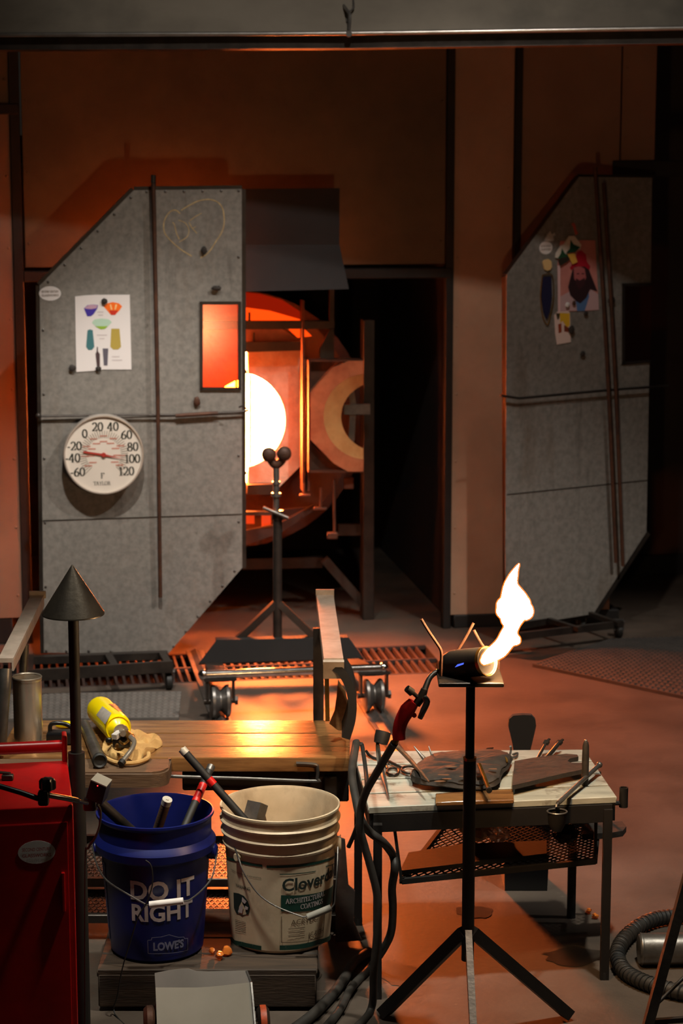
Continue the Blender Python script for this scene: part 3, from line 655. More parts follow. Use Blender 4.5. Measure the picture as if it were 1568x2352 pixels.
# rolling base
mb = MB()
def fb(a, b, z, wu, wv): mb.bar(onz(*a, z), onz(*b, z), wu, wv)
fb((60, 1552), (396, 1530), 0.10, 0.02, 0.045); fb((60, 1516), (385, 1504), 0.085, 0.04, 0.03)
fb((248, 1506), (268, 1540), 0.095, 0.03, 0.02); fb((372, 1502), (390, 1532), 0.095, 0.03, 0.02); fb((70, 1508), (66, 1552), 0.095, 0.03, 0.02)
part('rolling_base', mb, M['dark_steel'], door, 'low steel rolling base')
def caster(px, py, par, r=0.034, nm='caster'):
    p = onz(px, py, r); mb = MB(); ax = WALL.u
    mb.lathe([(0.008, -0.012), (r * 0.8, -0.014), (r, -0.009), (r, 0.009), (r * 0.8, 0.014), (0.008, 0.012)], 20, p, ax, True)
    q = part(nm, mb, M['black_rubber'], par, 'small black caster wheel')
    mb = MB(); mb.box(p + Vector((0, 0, r + 0.008)), (0.05, 0.05, 0.008), bev=0.002)
    for k in (-1, 1): mb.bar(p + ax * (0.02 * k), p + ax * (0.02 * k) + Vector((0, 0, r + 0.006)), 0.02, 0.004, up=ax)
    part('fork', mb, M['grey_steel'], q)
caster(388, 1564, door); caster(78, 1570, door)
# things fixed to the door
def oval(f, rx, ry, n=28): return [f(rx * math.cos(2 * math.pi * i / n), ry * math.sin(2 * math.pi * i / n)) for i in range(n)]
def sticker(name, pl, px, py, wpx, hpx, label, lines, off=-0.0008, m=None, ink=None):
    s, z = pl.sz(px, py); q = pl.loc(s, 0, z); rx, ry = pxm(wpx / 2, q), pxm(hpx / 2, q)
    mb = MB(); mb.prism(oval(lambda x, y: pl.loc(s + x, off, z + y), rx, ry), pl.n * 0.0005)
    o = solo(name, mb, m or M['white_print'], label, 'sticker')
    mb = MB()
    for k, ln in enumerate(lines):
        wd = rx * 1.55
        lay_text(mb, ln, lambda x, y, k=k: pl.loc(s - wd / 2 + x, off - 0.0008, z + ry * (0.12 - 0.52 * k) + y), width=wd, height=ry * 0.30, bold=0.01)
    part('lettering', mb, ink or M['faint_ink'], o, recalc=False)
    return o
sticker('oval_sticker', DOOR, 115, 674, 50, 33, 'small white oval sticker at the left edge of the thermometer door', ['SECOND CENTURY', 'GLASSWORKS'])
mb = MB()                                            # catalogue sheet held by magnets
def pz(pts): return [(160 + x / 9.8, 660 + y / 9.8) for x, y in pts]
sh = [(120, 205), (340, 180), (600, 168), (1350, 165), (1368, 900), (1390, 1850), (760, 1850), (520, 1880), (150, 1905), (135, 1100)]
mb.prism([dp(*p, -0.0035) for p in pz(sh)], DOOR.n * 0.0012)
ps_ = solo('catalogue_sheet', mb, M['white_print'], 'white paper sheet with pictures of coloured bowls and vases held by magnets', 'poster')
def printed(name, pts, m, lab=None, off=-0.0042):
    mb = MB(); mb.ngon([dp(*p, off) for p in pz(pts)]); return part(name, mb, m, ps_, lab, recalc=False)
cm = lambda *c: nmat('print_%d_%d_%d' % c, L(*c), None, rough=0.7)
printed('printed_bowl', [(320, 470), (400, 400), (520, 385), (640, 400), (620, 480), (540, 600), (480, 650), (395, 655)], cm(60, 40, 150), 'printed blue bowl')
printed('printed_bowl', [(335, 460), (420, 400), (520, 390), (630, 410), (600, 470), (480, 490), (345, 480)], cm(190, 150, 170), 'printed pink bowl inside', -0.0046)
printed('printed_bowl', [(765, 430), (840, 360), (970, 330), (1110, 360), (1180, 430), (1120, 520), (1020, 620), (930, 620), (850, 530)], cm(250, 110, 10), 'printed orange bowl')
printed('printed_bowl', [(890, 520), (1090, 520), (1020, 622), (935, 622)], cm(200, 40, 10), 'printed red bowl foot', -0.0046)
for q in ([(900, 390), (930, 380), (960, 500), (930, 510)], [(1030, 380), (1070, 390), (1030, 510), (1010, 500)]): printed('printed_stripe', q, cm(250, 200, 130), None, -0.005)
printed('printed_bowl', [(500, 790), (560, 720), (720, 700), (880, 720), (950, 785), (880, 860), (800, 930), (700, 945), (620, 900), (530, 830)], cm(178, 206, 182), 'printed pale green bowl')
printed('printed_bowl', [(570, 875), (860, 875), (790, 935), (700, 945), (640, 915)], cm(140, 176, 50), None, -0.0046)
printed('printed_vase', [(400, 965), (460, 945), (520, 965), (555, 1340), (500, 1410), (420, 1410), (368, 1340)], cm(60, 112, 116), 'printed teal vase')
printed('printed_vase', [(935, 930), (1120, 930), (1155, 1340), (1090, 1400), (980, 1400), (915, 1340)], cm(176, 152, 66), 'printed olive vase')
printed('printed_bottle', [(610, 1340), (636, 1340), (636, 1440), (680, 1500), (680, 1780), (610, 1780), (580, 1500), (606, 1440)], cm(70, 50, 50), 'printed dark bottle')
printed('printed_tumbler', [(740, 1375), (870, 1375), (850, 1760), (768, 1760)], cm(92, 86, 96), 'printed grey tumbler')
for q in ((620, 555, 760), (640, 625, 750), (610, 1075, 840), (670, 1155, 780), (950, 1560, 1120), (950, 1640, 1180)): printed('text_line', [(q[0], q[1] - 10), (q[2], q[1] - 10), (q[2], q[1] + 10), (q[0], q[1] + 10)], cm(196, 184, 182))
def magnet(pl, px, py, rpx, label, sz=0.9, m='char', off=-0.0045):
    p = pl.hit(px, py, off); r = pxm(rpx, p); p = pl.hit(px, py, off - 0.6 * r); mb = MB(); random.seed(px)
    mb.ball(p, r, 1, 0.45, sz, 12, 8, Matrix.Rotation(pl.a, 3, 'Z'))
    for v in mb.bm.verts: v.co += Vector((random.uniform(-1, 1), 0, random.uniform(-1, 1))) * r * 0.12
    solo('magnet', mb, M[m], label, 'magnet')
magnet(DOOR, 240, 692, 7.5, 'dark lump magnet at the top of the paper sheet with bowls')
magnet(DOOR, 226, 847, 6.5, 'dark round magnet at the bottom of the paper sheet with bowls')
magnet(DOOR, 166, 845, 8, 'dark magnet beside the lower left corner of the paper sheet')
magnet(DOOR, 497, 662, 12, 'dark flat magnet above the amber viewing window', 0.42)
magnet(DOOR, 469, 575, 7, 'small dark green magnet at the tip of the chalk heart', 1.3)
magnet(DOOR, 452, 922, 8, 'brown tag like magnet below the amber viewing window', 1.4, 'rust_steel')
# thermometer
th_ = thing('dial_thermometer', 'large round white dial thermometer with black figures and a red needle on the grey door', 'thermometer', dp(238, 1044, -0.03))
s, z = DOOR.sz(238, 1044, -0.07); rT = pxm(92, dp(238, 1044, -0.04)); ctr = DOOR.loc(s, 0, z)
tl_ = Pl(DOOR.loc(s, -0.045, 0), 7.0)
axis = -DOOR.n
mb = MB(); mb.lathe([(rT * 0.95, -0.04), (rT, -0.035), (rT * 1.005, 0.0), (rT * 0.985, 0.012), (rT * 0.955, 0.012), (rT * 0.945, 0.004)], 56, ctr + DOOR.n * -0.072, axis)
part('rim', mb, nmat('rim_metal', L(226, 216, 206), L(200, 190, 180), 10, 0.3, 0.6), th_, 'bright metal rim')
mb = MB(); mb.cyl(ctr + DOOR.n * -0.033, ctr + DOOR.n * -0.001, 0.02, n=12); part('bracket', mb, M['dark_steel'], th_)
mb = MB(); mb.lathe([(0.0005, 0.003), (rT * 0.95, 0.003)], 56, ctr + DOOR.n * -0.072, axis)
dial = part('dial', mb, nmat('dial_white', L(226, 214, 200), L(216, 204, 190), 4, 0.45), th_, 'cream white dial')
def tf(x, y, o=0.004): return ctr + DOOR.u * x + Vector((0, 0, y)) - DOOR.n * (0.072 + o)
zt = lambda x, y: ((x - 772) / 660 * rT, -(y - 920) / 660 * rT)
for txt, x, y in (('20', 680, 455), ('40', 930, 455), ('0', 470, 565), ('60', 1150, 595), ('-20', 300, 765), ('80', 1248, 795), ('-40', 270, 960), ('100', 1242, 995), ('-60', 345, 1195), ('120', 1140, 1200)):
    X, Y = zt(x, y); h = 150 / 660 * rT
    mb = MB(); serif(mb, txt, lambda u, v, X=X, Y=Y, h=h: tf(X + u, Y - h / 2 + v), h); part('figure', mb, M['black_ink'], dial, recalc=False)
X, Y = zt(745, 1270); mb = MB(); serif(mb, 'F', lambda u, v: tf(X + u, Y - 0.011 + v), 0.024)
part('unit', mb, M['black_ink'], dial, recalc=False)
X, Y = zt(735, 1390); mb = MB(); serif(mb, 'TAYLOR', lambda u, v: tf(X + u, Y - 0.009 + v), 0.0165, thick=0.13, thin=0.05)
part('lettering', mb, M['black_ink'], dial, recalc=False)
mb = MB()
for k in range(46):
    a = R(225 - k * 270 / 45.0); r0, r1 = (0.50, 0.62) if k % 5 == 0 else (0.50, 0.535)
    nib(mb, [(r0 * rT * math.cos(a), r0 * rT * math.sin(a) - 0.001), (r1 * rT * math.cos(a), r1 * rT * math.sin(a) - 0.001)], lambda u, v: tf(u, v), 0.0022, 0.0022)
mb.mi = 1
for k in range(9):
    a = R(215 - k * 250 / 8.0)
    for r in (0.47, 0.33):
        x, y = r * rT * math.cos(a), r * rT * math.sin(a); nib(mb, [(x - 0.0035, y), (x + 0.0035, y)], lambda u, v: tf(u, v), 0.005, 0.005)
part('scale', mb, [nmat('scale_ink', L(120, 110, 96)), nmat('scale_red', L(196, 128, 110))], dial, 'fine scale marks', recalc=False)
mb = MB()
X0, Y0 = zt(440, 862); X1, Y1 = zt(1110, 995)
d = Vector((X1 - X0, Y1 - Y0)).normalized(); n_ = Vector((-d.y, d.x))
mb.prism([tf(*((X0, Y0) if k == 0 else (X0, Y0)), 0.009) for k in range(1)] + [tf(X0 + n_.x * 0.0035, Y0 + n_.y * 0.0035, 0.009), tf(n_.x * 0.004, n_.y * 0.004, 0.009), tf(X1, Y1, 0.009), tf(-n_.x * 0.004, -n_.y * 0.004, 0.009), tf(X0 - n_.x * 0.0035, Y0 - n_.y * 0.0035, 0.009)], DOOR.n * 0.001)
mb.cyl(tf(0, 0, 0.004), tf(0, 0, 0.012), 0.009, n=16)
part('needle', mb, M['red_ink'], th_, 'red needle')
# long pipe leaning on the door
mb = MB(); mb.tube([onz(371, 1500, 0.02) if False else dp(368, 1372, -0.03), dp(362, 900, -0.042), dp(352, 425, -0.036), dp(352, 405, -0.036)], [0.0085, 0.0085, 0.0095, 0.0095], n=12)
bp = solo('blowpipe', mb, M['rust_steel'], 'long rusty brown steel pipe hung upright on the thermometer door', 'pipe')
mb = MB(); mb.cyl(dp(352, 420, -0.036), dp(352, 402, -0.036), 0.0115, n=12)
part('tip', mb, M['chrome'], bp, 'bright pipe tip')
# ================================================================ RIGHT SHIELD DOOR
def rp(px, py, off=0.0): return RDOOR.hit(px, py, off)
rd = thing('shield_door', 'grey galvanised shield door on the right with cut corners, photographs and magnets', 'door', rp(1300, 1425))
mb = MB()
o1 = [(1330, 406), (1497, 408), (1494, 655), (1432, 655), (1432, 832), (1491, 830), (1484, 1222), (1362, 1410), (1165, 1442), (1160, 1300), (1163, 632)]
mb.prism([rp(*p) for p in o1], RDOOR.n * 0.004)
part('sheet', mb, M['galv'], rd)
mb = MB()
for q in ((1165, 1440, 1163, 634), (1163, 634, 1330, 408), (1330, 408, 1497, 410), (1484, 1222, 1362, 1408)):
    mb.bar(rp(q[0], q[1], 0.02), rp(q[2], q[3], 0.02), 0.028, 0.03, up=RDOOR.n)
part('angle_frame', mb, M['dark_steel'], rd, 'angle iron edge facing the furnace')
mb = MB(); mb.bar(rp(1164, 1136, -0.0005), rp(1486, 1103, -0.0005), 0.004, 0.003, up=RDOOR.n); mb.bar(rp(1425, 838, -0.0005), rp(1490, 832, -0.0005), 0.004, 0.003, up=RDOOR.n)
part('seam', mb, M['dark_steel'], rd)
mb = MB()
for q in ((1428, 654, 1494, 653), (1428, 834, 1492, 830), (1431, 654, 1431, 834)): mb.bar(rp(q[0], q[1], -0.003), rp(q[2], q[3], -0.003), 0.012, 0.01, up=RDOOR.n)
wf2 = part('window_frame', mb, M['dark_steel'], rd, 'frame of the dark viewing window')
mb = MB(); mb.prism([rp(*p, 0.006) for p in ((1431, 654), (1496, 653), (1493, 832), (1431, 833))], RDOOR.n * 0.003)
part('pane', mb, am, wf2, 'amber brown pane')
mb = MB()
mb.tube([rp(1150, 908, -0.03), rp(1172, 912, -0.03), rp(1192, 915, -0.03), rp(1300, 905, -0.03), rp(1400, 896, -0.03), rp(1535, 886, -0.03)], 0.0055, n=8)
part('latch_rod', mb, M['dark_steel'], rd, 'thin rod across the right door')
mb = MB()
q0, q1 = onz(1150, 1450, 0.08), onz(1420, 1430, 0.08)
mb.bar(onz(1150, 1466, 0.08), onz(1428, 1433, 0.08), 0.02, 0.03); mb.bar(onz(1260, 1424, 0.09), onz(1330, 1446, 0.09), 0.02, 0.02); mb.bar(onz(1352, 1409, 0.09), onz(1422, 1434, 0.09), 0.02, 0.02); mb.bar(onz(1165, 1442, 0.08), onz(1365, 1408, 0.08), 0.02, 0.03)
part('rolling_base', mb, M['dark_steel'], rd, 'low rolling base of the right door')
caster(1420, 1447, rd); caster(1160, 1478, rd); caster(1334, 1432, rd)
# rods standing against it
for k, (a, b, lab) in enumerate((((1366, 384), (1414, 1292), 'left one of two thin brown rods leaning on the right door'), ((1386, 420), (1430, 1300), 'right one of two thin brown rods leaning on the right door'))):
    mb = MB(); mb.tube([rp(*a, -0.045), rp((a[0] + b[0]) / 2 + 4, (a[1] + b[1]) / 2, -0.05), rp(*b, -0.045)], 0.009, n=10, sub=4)
    solo('iron_rod', mb, M['rust_steel'], lab, 'rod', 'rods against the right door')
# pictures and magnets
def rz(pts): return [(1220 + x / 7.839, 500 + y / 7.839) for x, y in pts]
mb = MB(); mb.prism([rp(*p, -0.003) for p in rz([(470, 860), (520, 420), (880, 405), (1150, 405), (1215, 1660), (960, 1680), (480, 1690)])], RDOOR.n * 0.001)
ph = solo('portrait_photo', mb, nmat('photo_pink', L(206, 138, 128), L(190, 120, 112), 8, 0.5), 'photograph of a bearded person in a red hat on the right door', 'photo')
def rprint(name, pts, m, off, lab=None, par=None):
    mb = MB(); mb.ngon([rp(*p, off) for p in rz(pts)]); return part(name, mb, m, par or ph, lab, recalc=False)
rprint('printed_border', [(470, 860), (520, 860), (520, 1690), (480, 1690)], cm(226, 190, 190), -0.0036)
rprint('printed_shirt', [(520, 1420), (680, 1330), (760, 1400), (1000, 1300), (1060, 1280), (1205, 1380), (1215, 1660), (520, 1680)], cm(196, 164, 166), -0.0036, 'printed pale shirt')
rprint('printed_shirt', [(800, 1500), (1030, 1330), (1040, 1420), (960, 1680), (820, 1680)], cm(80, 116, 164), -0.004, 'printed blue collar')
rprint('printed_hair', [(720, 1000), (780, 840), (1000, 850), (1060, 1000), (1190, 1330), (1060, 1290), (990, 1440), (880, 1545), (800, 1500), (700, 1400), (660, 1250)], cm(44, 20, 26), -0.0044, 'printed dark hair and beard')
rprint('printed_face', [(760, 900), (870, 870), (960, 920), (985, 1080), (930, 1190), (850, 1205), (770, 1100)], cm(176, 96, 96), -0.0048, 'printed face')
rprint('printed_beard', [(800, 1090), (870, 1130), (960, 1080), (960, 1200), (870, 1300), (800, 1200)], cm(60, 26, 32), -0.0049)
for x in (815, 905): rprint('printed_eye', [(x, 1000), (x + 45, 1000), (x + 45, 1018), (x, 1018)], cm(60, 26, 30), -0.0052)
rprint('printed_hat', [(690, 900), (760, 800), (830, 610), (900, 590), (980, 660), (1000, 790), (1060, 880), (1040, 940), (960, 880), (780, 880), (720, 950)], cm(176, 10, 40), -0.0052, 'printed red hat')
mb = MB(); mb.prism([rp(*p, -0.012) for p in rz([(440, 720), (450, 640), (530, 510), (590, 480), (680, 330), (780, 330), (900, 490), (880, 560), (640, 640), (600, 760)])], RDOOR.n * 0.006)
mg = solo('mountain_magnet', mb, cm(214, 204, 190), 'fridge magnet of snowy peaks and green fir trees over the portrait', 'magnet')
rprint('fir_tree', [(620, 640), (690, 560), (705, 390), (760, 480), (880, 530), (790, 620)], cm(18, 74, 48), -0.0135, 'green fir tree', mg)
rprint('fir_tree', [(470, 740), (530, 640), (550, 550), (600, 640), (680, 690), (600, 740)], cm(22, 70, 40), -0.0135, 'green fir tree', mg)
rprint('dark_base', [(480, 780), (520, 730), (660, 700), (700, 740), (640, 800), (520, 870)], cm(40, 34, 22), -0.0138, None, mg)
rprint('yellow_patch', [(650, 660), (780, 640), (830, 800), (740, 840), (690, 740)], cm(220, 170, 70), -0.014, None, mg)
mb = MB(); mb.prism([rp(*p, -0.006) for p in rz([(725, 110), (770, 90), (800, 150), (800, 200), (845, 290), (800, 310), (760, 170)])], RDOOR.n * 0.004)
solo('magnet', mb, cm(190, 90, 76), 'small pink figure magnet above the snowy mountain magnet', 'magnet')
sticker('oval_sticker', RDOOR, 1253, 569, 36, 30, 'white oval sticker on the right door above a knife shaped magnet', ['SECOND CENTURY', 'GLASSWORKS'])
mb = MB(); mb.prism([rp(*p, -0.006) for p in rz([(240, 420), (290, 300), (340, 240), (370, 300), (420, 265), (435, 320), (390, 330), (405, 410), (340, 425)])], RDOOR.n * 0.004)
solo('magnet', mb, cm(190, 184, 178), 'pale bird shaped magnet on top of the right oval sticker', 'magnet')
mb = MB(); mb.prism([rp(*p, -0.01) for p in rz([(210, 800), (240, 760), (310, 745), (360, 780), (370, 880), (340, 940), (290, 955), (240, 930)])], RDOOR.n * 0.007)
solo('magnet', mb, cm(226, 190, 130), 'cream and yellow oval magnet below the right white sticker', 'magnet')
mb = MB(); mb.prism([rp(*p, -0.012) for p in rz([(205, 1070), (360, 1060), (370, 1400), (330, 1700), (280, 1830), (230, 1700), (185, 1400)])], RDOOR.n * 0.008)
k = solo('leaf_magnet', mb, cm(22, 22, 60), 'long dark blue leaf shaped magnet with a dull brass outline', 'magnet')
mb = MB(); mb.tube([rp(*p, -0.008) for p in rz([(200, 1040), (370, 1030), (400, 1400), (350, 1720), (285, 1930), (200, 1750), (165, 1400), (200, 1040)])], 0.0025, n=6, sub=3)
part('outline', mb, M['brass'], k, 'dull brass outline')
mb = MB(); mb.prism([rp(*p, -0.004) for p in rz([(410, 1760), (470, 1690), (670, 1680), (695, 1720), (710, 2240), (460, 2285), (430, 2100)])], RDOOR.n * 0.001)
pc = solo('postcard', mb, cm(226, 200, 190), 'small yellow and white postcard hanging below the portrait photograph', 'photo')
rprint('printed_scene', [(510, 1715), (690, 1720), (690, 1940), (640, 1980), (560, 1860), (520, 1900)], cm(224, 176, 40), -0.0046, None, pc)
rprint('printed_scene', [(480, 1920), (540, 1900), (545, 2060), (490, 2080)], cm(150, 60, 20), -0.0048, None, pc)
rprint('printed_scene', [(590, 1930), (680, 1990), (670, 2060), (590, 2050)], cm(120, 50, 24), -0.0048, None, pc)
rprint('printed_scene', [(440, 1720), (515, 1720), (500, 1820), (470, 1840)], cm(60, 50, 26), -0.005, None, pc)
magnet(RDOOR, 1303, 700, 6, 'white round magnet at the foot of the portrait photograph', 1.0, 'white_print', -0.008)
magnet(RDOOR, 1318, 696, 5, 'brown magnet beside the white one on the portrait photograph', 1.1, 'rust_steel', -0.008)
magnet(RDOOR, 1345, 720, 6, 'dark magnet under the lower edge of the portrait photograph', 0.8)
magnet(RDOOR, 1312, 758, 8, 'dark magnet at the right edge of the small postcard', 1.3)
magnet(RDOOR, 1338, 813, 7, 'dark magnet low on the right door below the postcard')
magnet(RDOOR, 1404, 690, 10, 'dark round magnet between the rods and the right viewing window')

# ================================================================ FLOOR TRACKS AND MATS
def sfloor(px, py): 
    q = WALL.mat().inverted() @ onz(px, py, 0); return q.x
for k, (sx, lab) in enumerate(((sfloor(497, 1630), 'left of two steel floor tracks running from the furnace under the yoke trolley'), (sfloor(858, 1640), 'right of two steel floor tracks running past the bench'))):
    mb = MB(); mb.M = WALL.mat()
    mb.box((sx, -1.25, 0.0055), (0.075, 1.95, 0.006), bev=0.001)
    a = [(sx - 0.02, -2.2, 0.008), (sx, -2.2, 0.024), (sx + 0.02, -2.2, 0.008)]; mb.prism(a, (0, 1.9, 0))
    solo('floor_track', mb, M['grey_steel'], lab, 'track', 'floor tracks of the yoke trolley')
def matob(corners, th, m, label, pat):
    mb = MB(); P = [onz(*c, 0) for c in corners]
    mb.prism([p + Vector((0, 0, th)) for p in P], (0, 0, -th + 0.0005))
    o = solo('rubber_mat', mb, m, label, 'mat')
    mb = MB()
    nu, nv, r = pat; b = bmesh.new()
    for i in range(nu):
        for j in range(nv):
            u, v = (i + 0.5) / nu, (j + 0.5) / nv
            p = (P[0] * (1 - u) + P[1] * u) * (1 - v) + (P[3] * (1 - u) + P[2] * u) * v + Vector((0, 0, th))
            s_ = [mb.V(p + Vector((r * dx, r * dy, 0))) for dx, dy in ((-1, 0), (0, -1), (1, 0), (0, 1))]; t_ = [mb.V(p + Vector((r * .6 * dx, r * .6 * dy, 0.004))) for dx, dy in ((-1, 0), (0, -1), (1, 0), (0, 1))]
            for q in range(4): mb.face([s_[q], s_[(q + 1) % 4], t_[(q + 1) % 4], t_[q]])
            mb.face(t_)
    part('studs', mb, m, o, kind='stuff')
    return o
matob([(-260, 1660), (410, 1655), (416, 1594), (-260, 1605)], 0.012, M['mat_grey'], 'grey studded rubber mat on the floor behind the wooden bench', (46, 9, 0.016))
matob([(1222, 1532), (1800, 1656), (1950, 1455), (1400, 1475)], 0.014, M['mat_rubber'], 'dark studded rubber floor mat on the right side', (44, 26, 0.014))

# ================================================================ YOKE TROLLEY
INV = WALL.mat().inverted()
sa, sb = sfloor(497, 1630), sfloor(858, 1640)
yk = thing('yoke_trolley', 'steel pipe yoke on a low trolley with grooved wheels in front of the furnace', 'stand', WALL.loc((sa + sb) / 2, -1.0, 0.0))
rw = 0.062
tw = (INV @ onz(500, 1606, rw + 0.02)).y
for sx in (sa, sb):
    mb = MB(); c = WALL.loc(sx, tw, rw + 0.012)
    mb.lathe([(0.014, -0.038), (rw * .8, -0.038), (rw, -0.032), (rw, -0.022), (rw * .62, -0.002), (rw * .62, 0.002), (rw, 0.022), (rw, 0.032), (rw * .8, 0.038), (0.014, 0.038)], 28, c, WALL.u, True)
    q = part('wheel', mb, M['grey_steel'], yk, 'grooved steel wheel')
    mb = MB(); mb.cyl(c - WALL.u * 0.062, c + WALL.u * 0.062, 0.011, n=10); mb.cyl(c + WALL.u * 0.055, c + WALL.u * 0.066, 0.018, n=6)
    part('axle', mb, M['dark_steel'], q)
    mb = MB()
    for k in (-1, 1): mb.bar(c + WALL.u * (0.05 * k), c + WALL.u * (0.05 * k) + Vector((0, 0, 0.085)), 0.008, 0.04, up=WALL.n)
    mb.box(c + Vector((0, 0, 0.088)), (0.12, 0.05, 0.008), Matrix.Rotation(WALL.a, 3, 'Z'))
    part('fork', mb, M['dark_steel'], yk)
zb = rw + 0.012 + 0.105
mb = MB(); mb.cyl(WALL.loc(sa - 0.06, tw + 0.0, zb), WALL.loc(sb + 0.035, tw, zb), 0.017, n=18)
for x in (sa - 0.062, sb + 0.037): mb.ball(WALL.loc(x, tw, zb), 0.021, nu=12, nv=8)
part('front_bar', mb, M['chrome'], yk, 'polished round front bar')
mb = MB()                                            # trapezoid channel frame
zt_, zl = 0.175, 0.085
def yp(px, py, z): return onz(px, py, z)
A_, B_, C_, D_ = yp(497, 1470, zt_), yp(800, 1464, zt_), yp(835, 1512, zl + 0.02), yp(456, 1524, zl + 0.02)
C_, D_ = at(835, 1512, B_.y - 0.015), at(456, 1524, A_.y - 0.015)
mb.prism([A_, B_, C_, D_], (0, 0.02, -0.01))
mb.prism([A_, B_, B_ + WALL.n * 0.05, A_ + WALL.n * 0.05], (0, 0, -0.012))
part('channel_frame', mb, M['soot'], yk, 'black sloping channel plate')
mb = MB()
mb.bar(D_ + Vector((0.06, 0, -0.005)), WALL.loc(sa, tw, zb - 0.02), 0.07, 0.02); mb.bar(C_ + Vector((-0.07, 0, -0.005)), WALL.loc(sb, tw, zb - 0.02), 0.07, 0.02)
part('side_rail', mb, M['dark_steel'], yk)
pc_ = WALL.loc((INV @ onz(637, 1462, zt_)).x, (INV @ onz(637, 1462, zt_)).y, 0)
ptop = lambda py: at(634, py, pc_.y)
mb = MB(); mb.cyl(at(637, 1464, pc_.y), at(637, 1180, pc_.y), 0.0185, n=18); mb.cyl(at(637, 1192, pc_.y), at(637, 1172, pc_.y), 0.023, n=18)
part('post', mb, M['dark_steel'], yk, 'upright tube')
mb = MB()
for x in (545, 728): mb.bar(at(x, 1470, pc_.y), at(634 if x < 600 else 640, 1385, pc_.y), 0.028, 0.034, up=WALL.n)
part('brace', mb, M['dark_steel'], yk, 'slanting braces')
mb = MB(); mb.cyl(ptop(1176), ptop(1066), 0.0125, n=14); mb.cyl(ptop(1140), ptop(1132), 0.02, n=14); mb.cyl(ptop(1112), ptop(1106), 0.017, n=14)
mb.cyl(at(604, 1166, pc_.y - 0.03), at(662, 1190, pc_.y - 0.03), 0.007, n=10); mb.cyl(at(637, 1177, pc_.y), at(637, 1177, pc_.y - 0.035), 0.008, n=10)
part('screw_clamp', mb, M['grey_steel'], yk, 'thin upper shaft with a clamp handle')
mb = MB(); mb.tube([at(612, 1036, pc_.y), at(622, 1056, pc_.y), at(634, 1068, pc_.y), at(648, 1056, pc_.y), at(660, 1034, pc_.y)], 0.017, n=10, sub=4)
part('yoke', mb, M['rust_steel'], yk, 'forked head')
for x, y in ((617, 1044), (652, 1042)):
    mb = MB(); mb.ball(at(x, y, pc_.y - 0.012), 0.03, 1.0, 0.8, 1.0, 18, 12); part('bearing_ball', mb, M['rust_steel'], yk, 'brown roller ball')

# ================================================================ THE BENCH
ZB = 0.50
bench = thing('glassblowers_bench', 'wooden plank bench with two long steel arms and a glowing reflection on its seat', 'bench', (-0.42, 5.65, 0))
XL = at(14, 1700, 5.65).x; XR = at(803, 1720, 5.6).x
rows = [1653.5, 1684, 1714, 1741]
for k in range(3):
    yb, yf = onz(600, rows[k], ZB).y, onz(600, rows[k + 1], ZB).y
    mb = MB(); mb.box(((XL + XR) / 2, (yb + yf) / 2, ZB - 0.02), (XR - XL, yb - yf - 0.004, 0.04), bev=0.004, seg=2)
    part('plank', mb, M['wood'], bench)
yb, yf = onz(300, 1741, ZB).y, onz(300, 1774, ZB).y; xr = onz(389, 1758, ZB).x
mb = MB(); rc = 0.045
mb.prism([(XL, yf, ZB), (XL, yb - 0.003, ZB), (xr, yb - 0.003, ZB)] + [(xr - rc + rc * math.cos(a), yf + rc + rc * math.sin(a), ZB) for a in [R(-90 * i / 8) for i in range(9)]], (0, 0, -0.042))
bmesh.ops.bevel(mb.bm, geom=[e for e in mb.bm.edges if all(v.co.z > ZB - 1e-4 for v in e.verts)], offset=0.006, segments=2, affect='EDGES')
part('front_plank', mb, M['old_wood'], bench, 'worn dark front board with a round corner')
mb = MB()
mb.box(((xr + XR) / 2 + 0.01, 5.53, ZB - 0.075), (XR - xr - 0.03, 0.05, 0.06), bev=0.004)
mb.box((-0.035, 5.66, ZB - 0.09), (0.11, 0.32, 0.09), bev=0.004); mb.box(((XL + XR) / 2, 5.78, ZB - 0.07), (XR - XL - 0.04, 0.04, 0.055), bev=0.004)
part('under_frame', mb, M['black_steel'], bench, 'black steel frame under the planks')
mb = MB(); yq = 5.46
mb.tube([at(389, 1742, yq), at(388, 1778, yq), at(396, 1783, yq), at(560, 1788, yq), at(720, 1794, yq), at(728, 1788, yq), at(729, 1764, yq), at(722, 1756, yq), at(680, 1753, yq)], 0.0045, n=8, sub=5)
part('pipe_hanger', mb, M['grey_steel'], bench, 'bent rod hanger under the front edge')
mb = MB(); mb.box(at(697, 1762, yq + 0.02), (0.045, 0.012, 0.03), bev=0.003)
part('bracket', mb, M['dark_steel'], bench)
for x, y in ((-0.03, 5.50), (-0.03, 5.76), (XL + 0.04, 5.50), (XL + 0.04, 5.76)):
    mb = MB(); mb.box((x, y, 0.22), (0.035, 0.035, 0.44), bev=0.003)
    part('leg', mb, M['black_steel'], bench)
for z, y0, y1, nm in ((0.158, 5.44, 5.80, 'upper'), (0.062, 5.42, 5.62, 'lower')):
    mb = MB()
    for y in (y0, y1): mb.box(((XL + XR) / 2, y, z), (XR - XL - 0.05, 0.02, 0.024), bev=0.002)
    sf = part('shelf', mb, M['dark_steel'], bench, nm + ' perforated shelf under the seat')
    mb = MB(); nx = 56; ny = int((y1 - y0) / 0.024)
    for i in range(nx):
        for j in range(ny):
            xx = XL + 0.03 + (i + 0.5 * (j % 2)) * (XR - XL - 0.06) / nx; yy = y0 + 0.01 + j * (y1 - y0 - 0.02) / ny; w_ = (XR - XL - 0.06) / nx; h_ = (y1 - y0 - 0.02) / ny
            mb.bar((xx, yy, z), (xx + w_ / 2, yy + h_, z), 0.0045, 0.003); mb.bar((xx + w_, yy, z), (xx + w_ / 2, yy + h_, z), 0.0045, 0.003)
    part('expanded_mesh', mb, M['grey_steel'], sf, kind='stuff')
